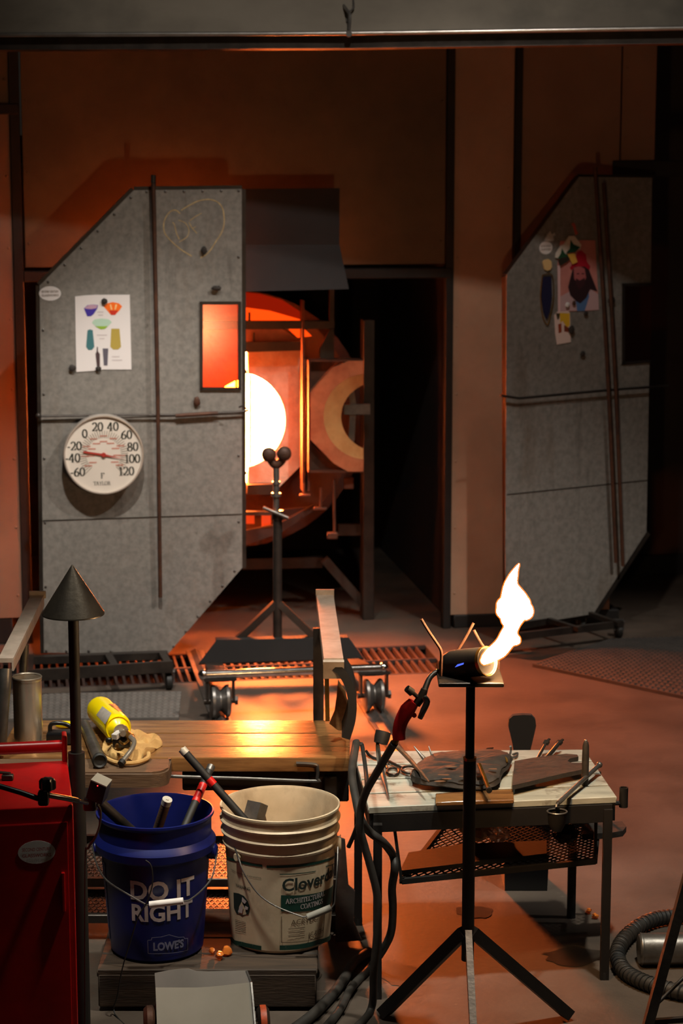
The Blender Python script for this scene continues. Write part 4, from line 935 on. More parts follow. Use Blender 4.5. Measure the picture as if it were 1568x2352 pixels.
# arms
def rail(far, near, wpx):
    pf, pn = at(*far), at(*near); pf.z = pn.z = 0.775
    return pf, pn
rf, rn = Vector((at(746, 1380, 6.26).x, 6.26, 0.775)), Vector((at(766, 1515, 5.45).x, 5.45, 0.775))
mb = MB(); mb.bar(rf, rn, 0.052, 0.012)
mb.bar(rf + Vector((0, 0.0, 0.008)), rf + Vector((0, 0.012, 0.008)), 0.056, 0.028)
mb.bar(rn + Vector((0, 0.004, -0.022)), rn + Vector((0, -0.006, -0.026)), 0.056, 0.055)
mb.bar(rf + Vector((-0.024, 0, -0.014)), rn + Vector((-0.024, 0, -0.014)), 0.005, 0.03)
part('arm_rail', mb, M['arm_steel'], bench, 'bright steel right arm rail')
mb = MB(); mb.bar((rf.x - 0.016, 5.86, 0.77), (rf.x - 0.016, 5.86, 0.30), 0.03, 0.02, up=(0, 1, 0))
part('arm_post', mb, M['dark_steel'], bench)
mb = MB()
prof = [(770, 1528), (786, 1543), (802, 1573), (809, 1612), (806, 1652), (794, 1692)]
Pp, _ = smooth_path([Vector((at(x, y, 5.46).x, 0, at(x, y, 5.46).z)) for x, y in prof], [1] * 6, 5)
ri = []
for i, p in enumerate(Pp):
    t = (Pp[min(i + 1, len(Pp) - 1)] - Pp[max(i - 1, 0)]).normalized(); n = Vector((t.z, 0, -t.x)) * 0.0115
    ri.append([mb.V((p.x - n.x, 5.44, p.z - n.z)), mb.V((p.x + n.x, 5.44, p.z + n.z)), mb.V((p.x + n.x, 5.60, p.z + n.z)), mb.V((p.x - n.x, 5.60, p.z - n.z))])
mb.skin(ri)
part('arm_band', mb, M['black_steel'], bench, 'curved black band of the right arm')
mb = MB(); q = [(776, 1562), (792, 1588), (800, 1620), (798, 1650), (784, 1678), (776, 1678), (756, 1662), (768, 1634), (773, 1600)]
mb.prism([at(x, y, 5.625) for x, y in q], (0, 0.012, 0))  # flat plate, its tan stands for light on the band's inner face
part('lit_band_face', mb, nmat('lit_band_tan', L(176, 126, 76), L(132, 90, 52), 40, 0.6, 0, 0.1, 60), bench, 'tan scuffed plate for the lit inner face of the right arm band')
mb = MB(); mb.bar(at(750, 1545, 5.60), at(752, 1655, 5.60), 0.012, 0.012, up=(0, 1, 0))
part('arm_stay', mb, M['brass'], bench)
lf_, ln = Vector((at(86, 1370, 6.26).x, 6.26, 0.775)), Vector((at(14, 1535, 5.45).x, 5.45, 0.775))
mb = MB(); mb.bar(lf_, ln, 0.04, 0.012); mb.bar(lf_ + Vector((0, 0, 0.006)), lf_ + Vector((0, 0.01, 0.006)), 0.05, 0.022); mb.bar(lf_ + Vector((0.018, 0, -0.014)), ln + Vector((0.018, 0, -0.014)), 0.005, 0.03)
part('arm_rail', mb, M['arm_steel'], bench, 'bright steel left arm rail')
mb = MB(); mb.tube([at(14, 1536, 5.45), at(12, 1570, 5.44), at(8, 1620, 5.44), at(4, 1680, 5.45), at(2, 1720, 5.47)], 0.016, n=14, sub=4)
part('arm_tube', mb, M['grey_steel'], bench, 'bent tube of the left arm')
mb = MB(); mb.cyl(at(58, 1480, 5.9), at(46, 1650, 5.88), 0.012, n=12)
part('arm_post', mb, M['grey_steel'], bench)
# ================================================================ THINGS ON THE BENCH
can = thing('steel_canister', 'tall shiny steel canister standing on the left end of the bench', 'canister', at(62, 1708, 5.62))
c = at(62, 1559, 5.62); rC = pxm(33, c)
mb = MB(); mb.lathe([(0.0005, ZB + 0.002), (rC, ZB + 0.001), (rC, c.z - 0.004), (rC * 1.03, c.z - 0.002), (rC * 1.03, c.z + 0.003), (rC * 0.95, c.z + 0.003), (rC * 0.93, c.z - 0.06), (0.0005, c.z - 0.065)], 36, (c.x, c.y, 0))
part('body', mb, M['tin'], can)
mb = MB(); mb.lathe([(rC * 1.01, c.z + 0.003), (rC * 1.05, c.z + 0.005), (rC * 1.01, c.z + 0.008), (rC * 0.96, c.z + 0.005)], 36, (c.x, c.y, 0))
part('rim', mb, M['tin'], can, 'polished rim')

lan = thing('carry_case', 'black box with a carrying handle behind the cone stand pole on the bench', 'box', onz(135, 1706, ZB))
p = onz(133, 1712, ZB)
mb = MB(); mb.box(p + Vector((0.005, 0.02, 0.0185)), (0.075, 0.05, 0.034), bev=0.007, seg=2)
part('body', mb, M['black_plastic'], lan)
mb = MB(); mb.tube([p + Vector((-0.024, 0.02, 0.03)), p + Vector((-0.022, 0.02, 0.052)), p + Vector((-0.008, 0.02, 0.058)), p + Vector((0.02, 0.02, 0.055)), p + Vector((0.036, 0.02, 0.045)), p + Vector((0.038, 0.02, 0.03))], 0.006, n=10, sub=4)
part('handle', mb, M['black_plastic'], lan)
p = onz(150, 1672, ZB); mb = MB(); mb.ball(p + Vector((0, 0, 0.010)), 0.022, 1.3, 0.8, 0.45, 14, 8)
for v in mb.bm.verts: v.co.z = max(v.co.z, ZB + 0.001); v.co.x += 0.004 * math.sin(v.co.y * 300)
solo('sponge', mb, M['yellow_paint'], 'yellow sponge lying behind the cone stand pole on the bench', 'sponge')

# grey pipe pointing to the viewer
a, b = onz(194, 1664, ZB + 0.018), onz(228, 1745, ZB + 0.022)
tb = thing('steel_tube', 'grey steel tube with a black round end cap lying left of the yellow gas bottle', 'tube', (b.x, b.y, ZB))
mb = MB(); mb.cyl(a, b, 0.0145, 0.0175, n=20); part('tube_body', mb, M['grey_steel'], tb)
d = (b - a).normalized()
mb = MB(); mb.lathe([(0.012, -0.002), (0.0195, 0.0), (0.0205, 0.012), (0.017, 0.017), (0.013, 0.013), (0.0005, 0.012)], 24, b - d * 0.002, d, True)
part('end_cap', mb, M['black_rubber'], tb, 'black end cap')

# cloth under the torch
cl_pts = [(238, 1722), (243, 1700), (262, 1690), (310, 1688), (345, 1692), (368, 1706), (362, 1722), (340, 1732), (318, 1748), (280, 1748), (250, 1740)]
P = [onz(x, y, ZB) for x, y in cl_pts]; cen = sum(P, Vector()) / len(P)
Ps, _ = smooth_path(P, [1] * len(P), 5, True)
mb = MB(); rings = []; random.seed(4)
for s_, h in ((1.0, 0.001), (1.02, 0.007), (0.97, 0.013), (0.8, 0.016), (0.6, 0.013), (0.42, 0.019), (0.25, 0.013), (0.08, 0.016)):
    rings.append([mb.V(cen + (q - cen) * (s_ * (1 + 0.05 * math.sin(i * 0.9 + s_ * 9))) + Vector((0, 0, h + 0.008 * math.sin(i * 0.55 + s_ * 14) * (h > 0.005)))) for i, q in enumerate(Ps)])
mb.skin(rings)
for v in mb.bm.verts: v.co.z = max(v.co.z, ZB + 0.001)
gl_ = solo('work_glove', mb, M['cloth'], 'crumpled tan cloth glove under the yellow gas torch on the bench', 'glove', ang=70)
mb = MB(); mb.tube([onz(245, 1742, ZB + 0.008), onz(270, 1752, ZB + 0.010), onz(310, 1752, ZB + 0.011), onz(338, 1742, ZB + 0.010), onz(341, 1730, ZB + 0.016)], 0.006, n=8, sub=4)
part('hem', mb, M['cloth'], gl_)

# yellow gas bottle torch
A, B = onz(231, 1636, ZB + 0.042), onz(268, 1668, ZB + 0.046)
A = onz(228, 1628, ZB + 0.040); B = onz(270, 1672, ZB + 0.058)
d = (B - A).normalized(); Lb = (B - A).length; rb = 0.039
bt = thing('gas_torch', 'bright yellow gas bottle with a brass hand torch lying on a tan glove', 'gas torch', (B.x, B.y, ZB))
mb = MB(); mb.lathe([(0.0005, -0.004), (rb * 0.75, -0.002), (rb * 0.95, 0.008), (rb, 0.02), (rb, Lb - 0.012), (rb * 0.97, Lb), (rb * 0.86, Lb + 0.010), (rb * 0.78, Lb + 0.006), (rb * 0.6, Lb + 0.014), (rb * 0.32, Lb + 0.022), (0.012, Lb + 0.03)], 40, A, d)
bot = part('bottle', mb, M['yellow_paint'], bt, 'yellow painted gas bottle')
def oncyl(px, py, zc=None):
    """point of the bottle skin under a pixel"""
    r = ray(px, py); o = EYEV - A; dd = d
    u = r - dd * r.dot(dd); v = o - dd * o.dot(dd); rr = rb + 0.0007
    a_, b_, c_ = u.dot(u), 2 * u.dot(v), v.dot(v) - rr * rr; D = b_ * b_ - 4 * a_ * c_
    t = (-b_ - math.sqrt(max(0, D))) / (2 * a_); return EYEV + r * t
def skinpatch(corners, n=8):
    mb = MB(); mb.grid(lambda u, v: oncyl(*[(corners[0][k] * (1 - u) + corners[1][k] * u) * (1 - v) + (corners[3][k] * (1 - u) + corners[2][k] * u) * v for k in (0, 1)]), n, n); return mb
part('label', skinpatch([(221, 1642), (235, 1622), (256, 1638), (241, 1664)]), nmat('label_grey', L(150, 142, 136), L(170, 162, 154), 90, 0.6), bt, 'grey printed label')
part('label', skinpatch([(249, 1617), (263, 1616), (281, 1633), (272, 1633)], 5), nmat('label_dark', L(70, 44, 30), L(190, 120, 80), 60, 0.5, lo=0.45, hi=0.55), bt, 'dark warning label')
nk = A + d * (Lb + 0.03)
mb = MB(); mb.cyl(nk - d * 0.006, nk + d * 0.018, 0.014, n=6); mb.cyl(nk + d * 0.016, nk + d * 0.022, 0.0205, n=24); mb.cyl(nk + d * 0.02, nk + d * 0.05, 0.0085, n=12)
part('valve', mb, M['tin'], bt, 'bright metal valve collar')
sd = d.cross(Vector((0, 0, 1))).normalized()
mb = MB(); w0 = onz(262, 1693, ZB + 0.055); w1 = onz(283, 1677, ZB + 0.062)
mb.bar(w0, w1, 0.016, 0.014)
part('regulator_box', mb, nmat('box_white', L(206, 200, 196), L(180, 176, 172), 40, 0.5), bt, 'white regulator block')
mb = MB(); q = onz(280, 1704, ZB + 0.035); mb.box(q, (0.05, 0.03, 0.028), bev=0.006, seg=2); mb.box(onz(250, 1700, ZB + 0.04), (0.016, 0.014, 0.014), bev=0.003)
part('torch_body', mb, M['black_plastic'], bt, 'black torch body')
mb = MB(); mb.tube([onz(275, 1703, ZB + .05), onz(284, 1709, ZB + .05), onz(294, 1702, ZB + .052)], 0.0035, n=8, sub=4); mb.cyl(onz(269, 1711, ZB + .045), onz(268, 1714, ZB + .045), 0.005, n=10)
part('trigger', mb, M['brass'], bt, 'brass trigger loop')
mb = MB(); mb.tube([onz(294, 1688, ZB + .055), onz(303, 1696, ZB + .055), onz(308, 1705, ZB + .05), onz(303, 1720, ZB + .040), onz(290, 1738, ZB + .026), onz(280, 1751, ZB + .016)], [0.009, 0.0085, 0.0065, 0.0065, 0.007, 0.008], n=12, sub=5)
bn = part('burner_tube', mb, M['tin'], bt, 'bent polished burner tube')
mb = MB(); mb.cyl(onz(282, 1748, ZB + .018), onz(277, 1755, ZB + .0125), 0.0095, n=14); part('burner_tip', mb, M['black_steel'], bn, 'black burner tip')
mb = MB(); mb.cyl(onz(292, 1687, ZB + .055), onz(301, 1694, ZB + .055), 0.011, n=14); part('nut', mb, M['brass'], bt, 'brass nut')

# ================================================================ BUCKETS ON A TIMBER PLATFORM
ZP = 0.11
pf = thing('timber_platform', 'low dark timber platform under the two buckets', 'platform', (-0.34, 5.15, 0))
mb = MB(); mb.box((-0.335, 4.955, 0.054), (0.545, 0.035, 0.088), bev=0.004); part('front_beam', mb, M['dark_wood'], pf)
mb = MB(); mb.box((-0.335, 5.34, 0.043), (0.545, 0.035, 0.085), bev=0.004); part('back_beam', mb, M['dark_wood'], pf)
for k in range(4):
    mb = MB(); mb.box((-0.335, 4.99 + k * 0.108, 0.099), (0.55, 0.102, 0.022), bev=0.003); part('board', mb, M['dark_wood'], pf)

def bucket(name, label, cx, cy, prof, m, zb=ZP + 0.0005):
    t = thing(name, label, 'bucket', (cx, cy, zb))
    mb = MB(); mb.lathe([(r, zb + z) for r, z in prof], 72, (cx, cy, 0)); part('shell', mb, m, t, ang=30)
    return t
# blue bucket
c = at(356, 1863, 5.09); bx, by = c.x, c.y; zr = c.z - ZP; rB = pxm(135, c)
def rblue(z): z -= ZP; return 0.118 + (0.142 - 0.118) * min(1, max(0, z / 0.30))
blue = bucket('blue_bucket', 'dark blue plastic bucket with pale capital lettering holding wooden handles', bx, by,
    [(0.0005, 0.004), (0.112, 0.002), (0.118, 0.008), (0.1225, 0.06), (0.1365, zr - 0.115), (0.1385, zr - 0.10), (0.1515, zr - 0.092), (0.1535, zr - 0.072), (0.150, zr - 0.066), (0.1420, zr - 0.055), (0.1425, zr - 0.012), (rB, zr - 0.004), (rB, zr + 0.002), (rB - 0.004, zr + 0.003), (rB - 0.006, zr - 0.004), (0.137, zr - 0.06), (0.115, 0.01), (0.0005, 0.009)], M['blue_plastic'])
def rblue(z):
    h = z - ZP; return 0.1228 + (0.1365 - 0.1225) * (h - 0.06) / (zr - 0.115 - 0.06) + 0.0008
wB = wrap(bx, by, rblue, 0.0)
def on_wrap(W_, rf, cx, cy, px, py):
    """(x along the skin, z) of the bucket point seen at a pixel"""
    z = None; r = ray(px, py)
    zz_ = 0.3
    for _ in range(8):
        rad = rf(zz_); a_ = r.x ** 2 + r.y ** 2; b_ = -2 * (r.x * cx + r.y * cy); c_ = cx * cx + cy * cy - rad * rad
        D = max(0, b_ * b_ - 4 * a_ * c_); t = (-b_ - math.sqrt(D)) / (2 * a_); p = EYEV + r * t; zz_ = p.z
    a = math.atan2(p.x - cx, cy - p.y); return a * rf(zz_), zz_
def btext(par, W_, rf, cx, cy, txt, bl, br, top, m, bold=0.0, lab=None, name='lettering'):
    """lettering on a bucket between two baseline pixels, cap height to pixel row top"""
    x0, z0 = on_wrap(W_, rf, cx, cy, *bl); x1, z1 = on_wrap(W_, rf, cx, cy, *br); _, zt = on_wrap(W_, rf, cx, cy, bl[0], top)
    zb = (z0 + z1) / 2; mb = MB()
    lay_text(mb, txt, lambda x, y: W_(x0 + x, zb + y), width=x1 - x0, height=zt - z0, bold=bold, cut=0.008)
    return part(name, mb, m, par, lab, recalc=False)
btext(blue, wB, rblue, bx, by, 'DO IT', (300, 2062), (446, 2052), 2020, M['pale_ink'], 0.03, 'pale capital lettering')
btext(blue, wB, rblue, bx, by, 'RIGHT', (303, 2112), (442, 2102), 2074, M['pale_ink'], 0.03, 'pale capital lettering')
btext(blue, wB, rblue, bx, by, "LOWE'S", (352, 2182), (422, 2175), 2164, M['thin_ink'], 0.045, 'small outlined emblem lettering')
def bline(par, W_, rf, cx, cy, pix, wd, m, name='printed_line', lab=None):
    mb = MB(); q = [on_wrap(W_, rf, cx, cy, *p) for p in pix]
    pts = []
    for i in range(len(q) - 1):
        n = max(1, int(abs(q[i + 1][0] - q[i][0]) / 0.012))
        pts += [(q[i][0] + (q[i + 1][0] - q[i][0]) * k / n, q[i][1] + (q[i + 1][1] - q[i][1]) * k / n) for k in range(n)]
    pts.append(q[-1])
    for (xa, za), (xb, zb_) in zip(pts, pts[1:]):
        dx, dz = xb - xa, zb_ - za; l = math.hypot(dx, dz) or 1; nx, nz = -dz / l * wd / 2, dx / l * wd / 2
        mb.face([mb.V(W_(xa + nx, za + nz)), mb.V(W_(xa - nx, za - nz)), mb.V(W_(xb - nx, zb_ - nz)), mb.V(W_(xb + nx, zb_ + nz))])
    return part(name, mb, m, par, lab, recalc=False)
em = [(340, 2190), (339, 2160), (348, 2159), (348, 2154), (370, 2152), (388, 2147), (410, 2153), (422, 2152), (424, 2156), (431, 2155), (431, 2182), (410, 2187), (375, 2190), (340, 2190)]
bline(blue, wB, rblue, bx, by, em, 0.0016, M['thin_ink'], 'emblem_outline', 'thin gabled emblem outline')
mb = MB()                                            # pale label strip at the left side
mb.grid(lambda u, v: wB(-1.42 * 0.13 + u * 0.032, ZP + 0.03 + v * 0.215), 4, 10)
part('side_label', mb, nmat('side_label', L(120, 122, 150), L(40, 56, 130), 90, 0.6, lo=0.48, hi=0.56, stretch=(1, 1, 3)), blue, 'pale printed side label', recalc=False)
def ear(par, cx, cy, r, ang, z, m, k=1.0):
    mb = MB(); o = Vector((math.sin(ang), -math.cos(ang), 0)); mb.lathe([(0.0005, -0.01), (0.02 * k, -0.01), (0.02 * k, 0.006 * k), (0.015 * k, 0.01 * k), (0.0005, 0.01 * k)], 18, Vector((cx, cy, z)) + o * r, o); return part('ear', mb, m, par)
ear(blue, bx, by, 0.148, R(84), zr + ZP - 0.10, M['blue_plastic']); ear(blue, bx, by, 0.148, R(-92), zr + ZP - 0.10, M['blue_plastic'])
yF = by - 0.15
def ypath(pts, y0, y1, ym):
    n = len(pts); return [at(x, y, y0 + (ym - y0) * math.sin(math.pi * i / (n - 1)) ** 0.6) for i, (x, y) in enumerate(pts)]
mb = MB(); mb.tube(ypath([(211, 1938), (222, 1985), (245, 2022), (290, 2052), (332, 2076), (345, 2078), (421, 2070), (440, 2064), (470, 2038), (490, 2006), (499, 1945)], by, by, by - 0.158), 0.0022, n=6, sub=4)
part('bail', mb, M['grey_steel'], blue, 'wire handle')
mb = MB(); mb.cyl(at(343, 2078, by - 0.16), at(421, 2069, by - 0.16), 0.0085, n=14); part('grip', mb, M['white_print'], blue, 'white plastic grip')

# white bucket
c = at(643, 1846, 5.16); wx, wy = c.x, c.y; zr2 = c.z - ZP; rW = pxm(138, c)
wprof = [(0.0005, 0.004), (0.122, 0.002), (0.128, 0.01), (0.1315, 0.05), (0.1405, zr2 - 0.125), (0.1415, zr2 - 0.10), (0.1475, zr2 - 0.097), (0.1485, zr2 - 0.092), (0.1455, zr2 - 0.088), (0.1455, zr2 - 0.068), (0.1525, zr2 - 0.065), (0.1535, zr2 - 0.061), (0.148, zr2 - 0.057), (0.148, zr2 - 0.038), (0.1545, zr2 - 0.035), (0.1555, zr2 - 0.031), (0.150, zr2 - 0.027), (0.150, zr2 - 0.01), (rW, zr2 - 0.004), (rW, zr2 + 0.001), (rW - 0.004, zr2 + 0.002), (rW - 0.007, zr2 - 0.006), (0.142, zr2 - 0.06), (0.126, 0.012), (0.0005, 0.01)]
wb = bucket('paint_bucket', 'stained white plastic paint bucket with green bands and faded lettering', wx, wy, wprof, M['white_plastic'])
def rwh(z):
    h = z - ZP; return 0.1315 + (0.1405 - 0.1315) * (h - 0.05) / (zr2 - 0.125 - 0.05) + 0.0009
wW = wrap(wx, wy, rwh, 0.0)
A5 = (wb, wW, rwh, wx, wy)
def bpatch(corners, m, name, lab=None, o=0.0):
    q = [on_wrap(wW, rwh, wx, wy, *p) for p in corners]; W2 = wrap(wx, wy, lambda z: rwh(z) + o, 0.0); mb = MB()
    mb.grid(lambda u, v: W2(*[(q[0][k] * (1 - u) + q[1][k] * u) * (1 - v) + (q[3][k] * (1 - u) + q[2][k] * u) * v for k in (0, 1)]), 12, 2)
    return part(name, mb, m, wb, lab, recalc=False)
bline(*A5, [(519, 1967), (545, 1977), (575, 1985), (602, 1989)], 0.007, M['green_ink'], 'green_band', 'dark green band')
bline(*A5, [(612, 1991), (660, 1990), (710, 1985), (748, 1976), (772, 1964)], 0.007, M['green_ink'], 'green_band', 'dark green band')
bline(*A5, [(527, 2157), (555, 2168), (580, 2174), (600, 2178)], 0.012, M['green_ink'], 'green_band', 'broken green band near the base')
bline(*A5, [(642, 2177), (690, 2174), (730, 2164), (762, 2149)], 0.013, M['green_ink'], 'green_band', 'green band near the base')
bline(*A5, [(642, 2008), (690, 2006), (725, 2001)], 0.0022, M['green_ink']); bline(*A5, [(748, 1990), (771, 1981)], 0.0022, M['green_ink'])
bpatch([(645, 2093), (769, 2068), (770, 2028), (645, 2056)], M['green_ink'], 'green_panel', 'dark green panel with pale capitals')
W3 = wrap(wx, wy, lambda z: rwh(z) + 0.0007, 0.0)
x0, z0 = on_wrap(wW, rwh, wx, wy, 648, 2047); x1, _ = on_wrap(wW, rwh, wx, wy, 768, 2025); _, zt2 = on_wrap(wW, rwh, wx, wy, 648, 2018)
mb = MB(); lay_text(mb, 'Cloverdale', lambda x, y: W3(x0 + x, z0 + y + x * 0.02), width=0.20, height=zt2 - z0, bold=0.022, cut=0.008)
part('lettering', mb, M['dark_ink'], wb, 'bold dark green lettering', recalc=False)
def wserif(txt, xs, zs, h, m=M['pale_ink']):
    mb = MB(); serif(mb, txt, lambda u, v: W3(xs + u, zs + v), h, centre=False, thick=0.15, thin=0.06); part('lettering', mb, m, wb, 'pale serif capitals', recalc=False)
xa, za = on_wrap(wW, rwh, wx, wy, 656, 2076); wserif('ARCHITECTURAL', xa, za, 0.0135)
xa, za = on_wrap(wW, rwh, wx, wy, 690, 2085); wserif('COATINGS', xa, za - 0.004, 0.0135)
bline(*A5, [(646, 2105), (646, 2165), (690, 2163), (742, 2150), (746, 2093)], 0.0016, M['faint_ink'], 'printed_frame')
btext(*A5, 'ACRYLIC', (668, 2124), (730, 2113), 2112, M['faint_ink'], 0.01); btext(*A5, 'JC-213H', (708, 2152), (742, 2143), 2140, M['faint_ink'], 0.01)
for y in (2134, 2143, 2152): bline(*A5, [(662, y), (700, y - 4)], 0.002, M['faint_ink'])
btext(*A5, 'VANCOUVER, CANADA', (530, 1999), (600, 2017), 1996, M['dark_ink'], 0.0); btext(*A5, 'WARNING', (541, 2037), (574, 2044), 2030, M['dark_ink'], 0.01)
mb = MB()                                            # round printed picture on the label
q = [on_wrap(wW, rwh, wx, wy, *p) for p in ((536, 2050), (548, 2052), (560, 2058), (569, 2070), (574, 2085), (570, 2100), (556, 2104), (543, 2098), (537, 2085))]
mb.ngon([wW(*k) for k in q]); part('printed_picture', mb, M['dark_ink'], wb, 'dark round printed picture', recalc=False)
for k, q in enumerate(([(552, 2080), (558, 2082), (556, 2098), (546, 2094)], [(556, 2060), (566, 2070), (562, 2076), (555, 2070)], [(563, 2080), (570, 2084), (568, 2090), (562, 2088)])):
    mb = MB(); mb.ngon([W3(*on_wrap(wW, rwh, wx, wy, *p)) for p in q]); part('printed_highlight', mb, M['pale_ink'], wb, recalc=False)
for k in range(7): bline(*A5, [(540, 2112 + k * 4), (552, 2116 + k * 4), (564, 2119 + k * 4)], 0.0013, M['faint_ink'])
mb = MB(); mb.tube(ypath([(536, 1938), (548, 1972), (560, 2005), (590, 2050), (630, 2080), (690, 2104), (705, 2104), (762, 2084), (770, 2050), (774, 2000), (776, 1945)], wy - 0.08, wy, wy - 0.165), 0.0022, n=6, sub=4)
part('bail', mb, M['grey_steel'], wb, 'wire handle')
mb = MB(); mb.cyl(at(706, 2107, wy - 0.158), at(760, 2085, wy - 0.15), 0.009, n=14); part('grip', mb, M['paper_grey'], wb, 'pale plastic grip')
ear(wb, wx, wy, 0.147, R(-46), zr2 + ZP - 0.108, M['white_plastic'], 0.55); ear(wb, wx, wy, 0.147, R(88), zr2 + ZP - 0.108, M['white_plastic'])
# sticks in the buckets
def stick(name, top, bot, Yt, Yb, r, m, label, bands=(), cap=None, bc=(0, 0), lim=0.10):
    a, b = at(*top, Yt), at(*bot, Yb); d = (b - a).normalized(); b = a.copy()
    while b.z > ZP + 0.03:                            # run down until the inside of the bucket is met
        n = b + d * 0.004; h = n.z - ZP
        if h < 0.34 and math.hypot(n.x - bc[0], n.y - bc[1]) > lim + 0.06 * h: break
        b = n
    t = thing(name, label, 'stick', b)
    mb = MB(); mb.cyl(a, b, r, r * 0.96, n=20); part('shaft', mb, m, t)
    L0 = (at(*bot, Yb) - a)
    for f0, f1, mm, nm in bands:
        mb = MB(); mb.cyl(a + L0 * f0, a + L0 * f1, r * 1.06, n=20); part(nm, mb, mm, t)
    if cap:
        mb = MB(); mb.cyl(a - d * 0.006, a + d * 0.01, r * 1.05, n=20); mb.cyl(a - d * 0.008, a, r * 0.35, n=12); part('end_cap', mb, cap, t, 'silver end cap')
BB, WW = (bx, by), (wx, wy)
stick('wooden_baton', (383, 1840), (364, 1898), by - 0.03, by + 0.0, 0.0122, M['old_wood'], 'short brown wooden baton with a silver end in the blue bucket', cap=M['alu'], bc=BB)
stick('black_baton', (483, 1764), (427, 1892), by + 0.12, by - 0.02, 0.0102, M['black_rubber'], 'black stick with red tape leaning right in the blue bucket', bands=((0.30, 0.62, M['red_tape'], 'tape'),), cap=M['grey_steel'], bc=BB)
stick('black_baton', (421, 1724), (552, 1872), wy - 0.02, wy - 0.06, 0.0105, M['black_rubber'], 'black stick with red tape reaching from the white bucket over the blue one', bands=((0.44, 0.53, M['red_tape'], 'tape'),), cap=M['alu'], bc=WW)
stick('dark_tube', (228, 1842), (285, 1893), by + 0.0, by + 0.03, 0.0135, M['dark_steel'], 'dark metal tube leaning into the left side of the blue bucket', bc=BB)
hb = thing('mallet', 'grey metal block tool standing inside the white paint bucket', 'tool', at(590, 1890, wy + 0.03))
mb = MB(); mb.bar(at(592, 1844, wy + 0.04), at(580, 1888, wy + 0.02), 0.042, 0.036); part('head', mb, M['grey_steel'], hb)
mb = MB(); mb.cyl(at(596, 1858, wy + 0.045), at(620, 1960, wy + 0.04), 0.011, n=12); part('shaft', mb, M['old_wood'], hb)
# glass scraps behind the buckets
random.seed(11)
for k in range(3):
    p = onz(488 + k * 16, 2184 + (k % 2) * 10, ZP + 0.012); mb = MB(); mb.ball(p, 0.008 + 0.003 * (k % 3), nu=7, nv=5)
    for v in mb.bm.verts: v.co += Vector((random.uniform(-1, 1), random.uniform(-1, 1), random.uniform(-.4, .4))) * 0.003
    solo('glass_scrap', mb, M['glass_orange'], ('leftmost', 'middle', 'rightmost')[k] + ' of three orange glinting glass scraps between the two buckets', 'glass scrap', 'glass scraps between the buckets')
random.seed(12)
for k in range(2):
    p = onz(1352 + 14 * k, 2092 + 12 * (k % 2), 0.009); mb = MB(); mb.ball(p, 0.008, nu=7, nv=5)
    for v in mb.bm.verts: v.co += Vector((random.uniform(-1, 1), random.uniform(-1, 1), random.uniform(-.3, .3))) * 0.004; v.co.z = max(0.0008, v.co.z)
    solo('glass_scrap', mb, M['glass_orange'], ('left', 'right')[k] + ' of two amber glass scraps on the floor beside a tool table leg', 'glass scrap', 'glass scraps on the floor')

# ================================================================ RED CABINET
RC = Pl((at(168, 1850, 4.4).x, 4.4, 0), 9.4)
cab = thing('red_tool_cabinet', 'dark red steel tool cabinet with a round bar handle at the left edge', 'cabinet', RC.loc(-0.3, 0.17, 0))
ZC = 0.708
def rcbox(mb, s0, s1, n0, n1, z0, z1, bev=0.004):
    m0 = mb.M; mb.M = RC.mat(); mb.box(((s0 + s1) / 2, (n0 + n1) / 2, (z0 + z1) / 2), (s1 - s0, n1 - n0, z1 - z0), bev=bev, seg=2); mb.M = m0
mb = MB(); rcbox(mb, -0.62, 0, 0, 0.35, 0.06, ZC); part('body', mb, M['red_paint'], cab)
mb = MB(); rcbox(mb, -0.61, -0.012, -0.006, 0.0, 0.10, ZC - 0.035); part('door', mb, M['red_paint'], cab)
mb = MB(); mb.cyl(RC.loc(-0.62, 0.36, ZC + 0.032), RC.loc(-0.004, 0.36, ZC + 0.032), 0.0145, n=18); hd = part('bar_handle', mb, M['red_paint'], cab, 'round red bar handle')
mb = MB(); rcbox(mb, -0.012, 0.0, 0.335, 0.385, ZC - 0.05, ZC + 0.062, 0.004); part('bracket', mb, M['red_paint'], cab)
mb = MB(); rcbox(mb, -0.03, -0.022, -0.016, -0.006, 0.47, 0.56, 0.002); part('pull', mb, M['red_paint'], cab, 'small red pull')
for s_ in (-0.56, -0.12):
    for n_2 in (0.04, 0.31):
        mb = MB(); m0 = mb.M; mb.M = RC.mat(); mb.lathe([(0.006, -0.012), (0.03, -0.012), (0.03, 0.012), (0.006, 0.012)], 16, (s_, n_2, 0.03), (1, 0, 0), True); mb.M = m0; part('caster', mb, M['black_rubber'], cab)
mb = MB(); p = onz(18, 1792, ZC); mb.box(p + Vector((0, 0, 0.007)), (0.026, 0.016, 0.014), bev=0.002); mb.bar(p + Vector((-0.05, 0.012, 0.018)), p + Vector((0.005, 0, 0.016)), 0.012, 0.003); part('latch', mb, M['dark_steel'], cab, 'dark metal latch')
sticker('oval_sticker', RC, 84, 1955, 85, 55, 'grey white oval sticker on the front of the red cabinet', ['SECOND CENTURY', 'GLASSWORKS'], off=-0.0075, ink=M['red_ink'])

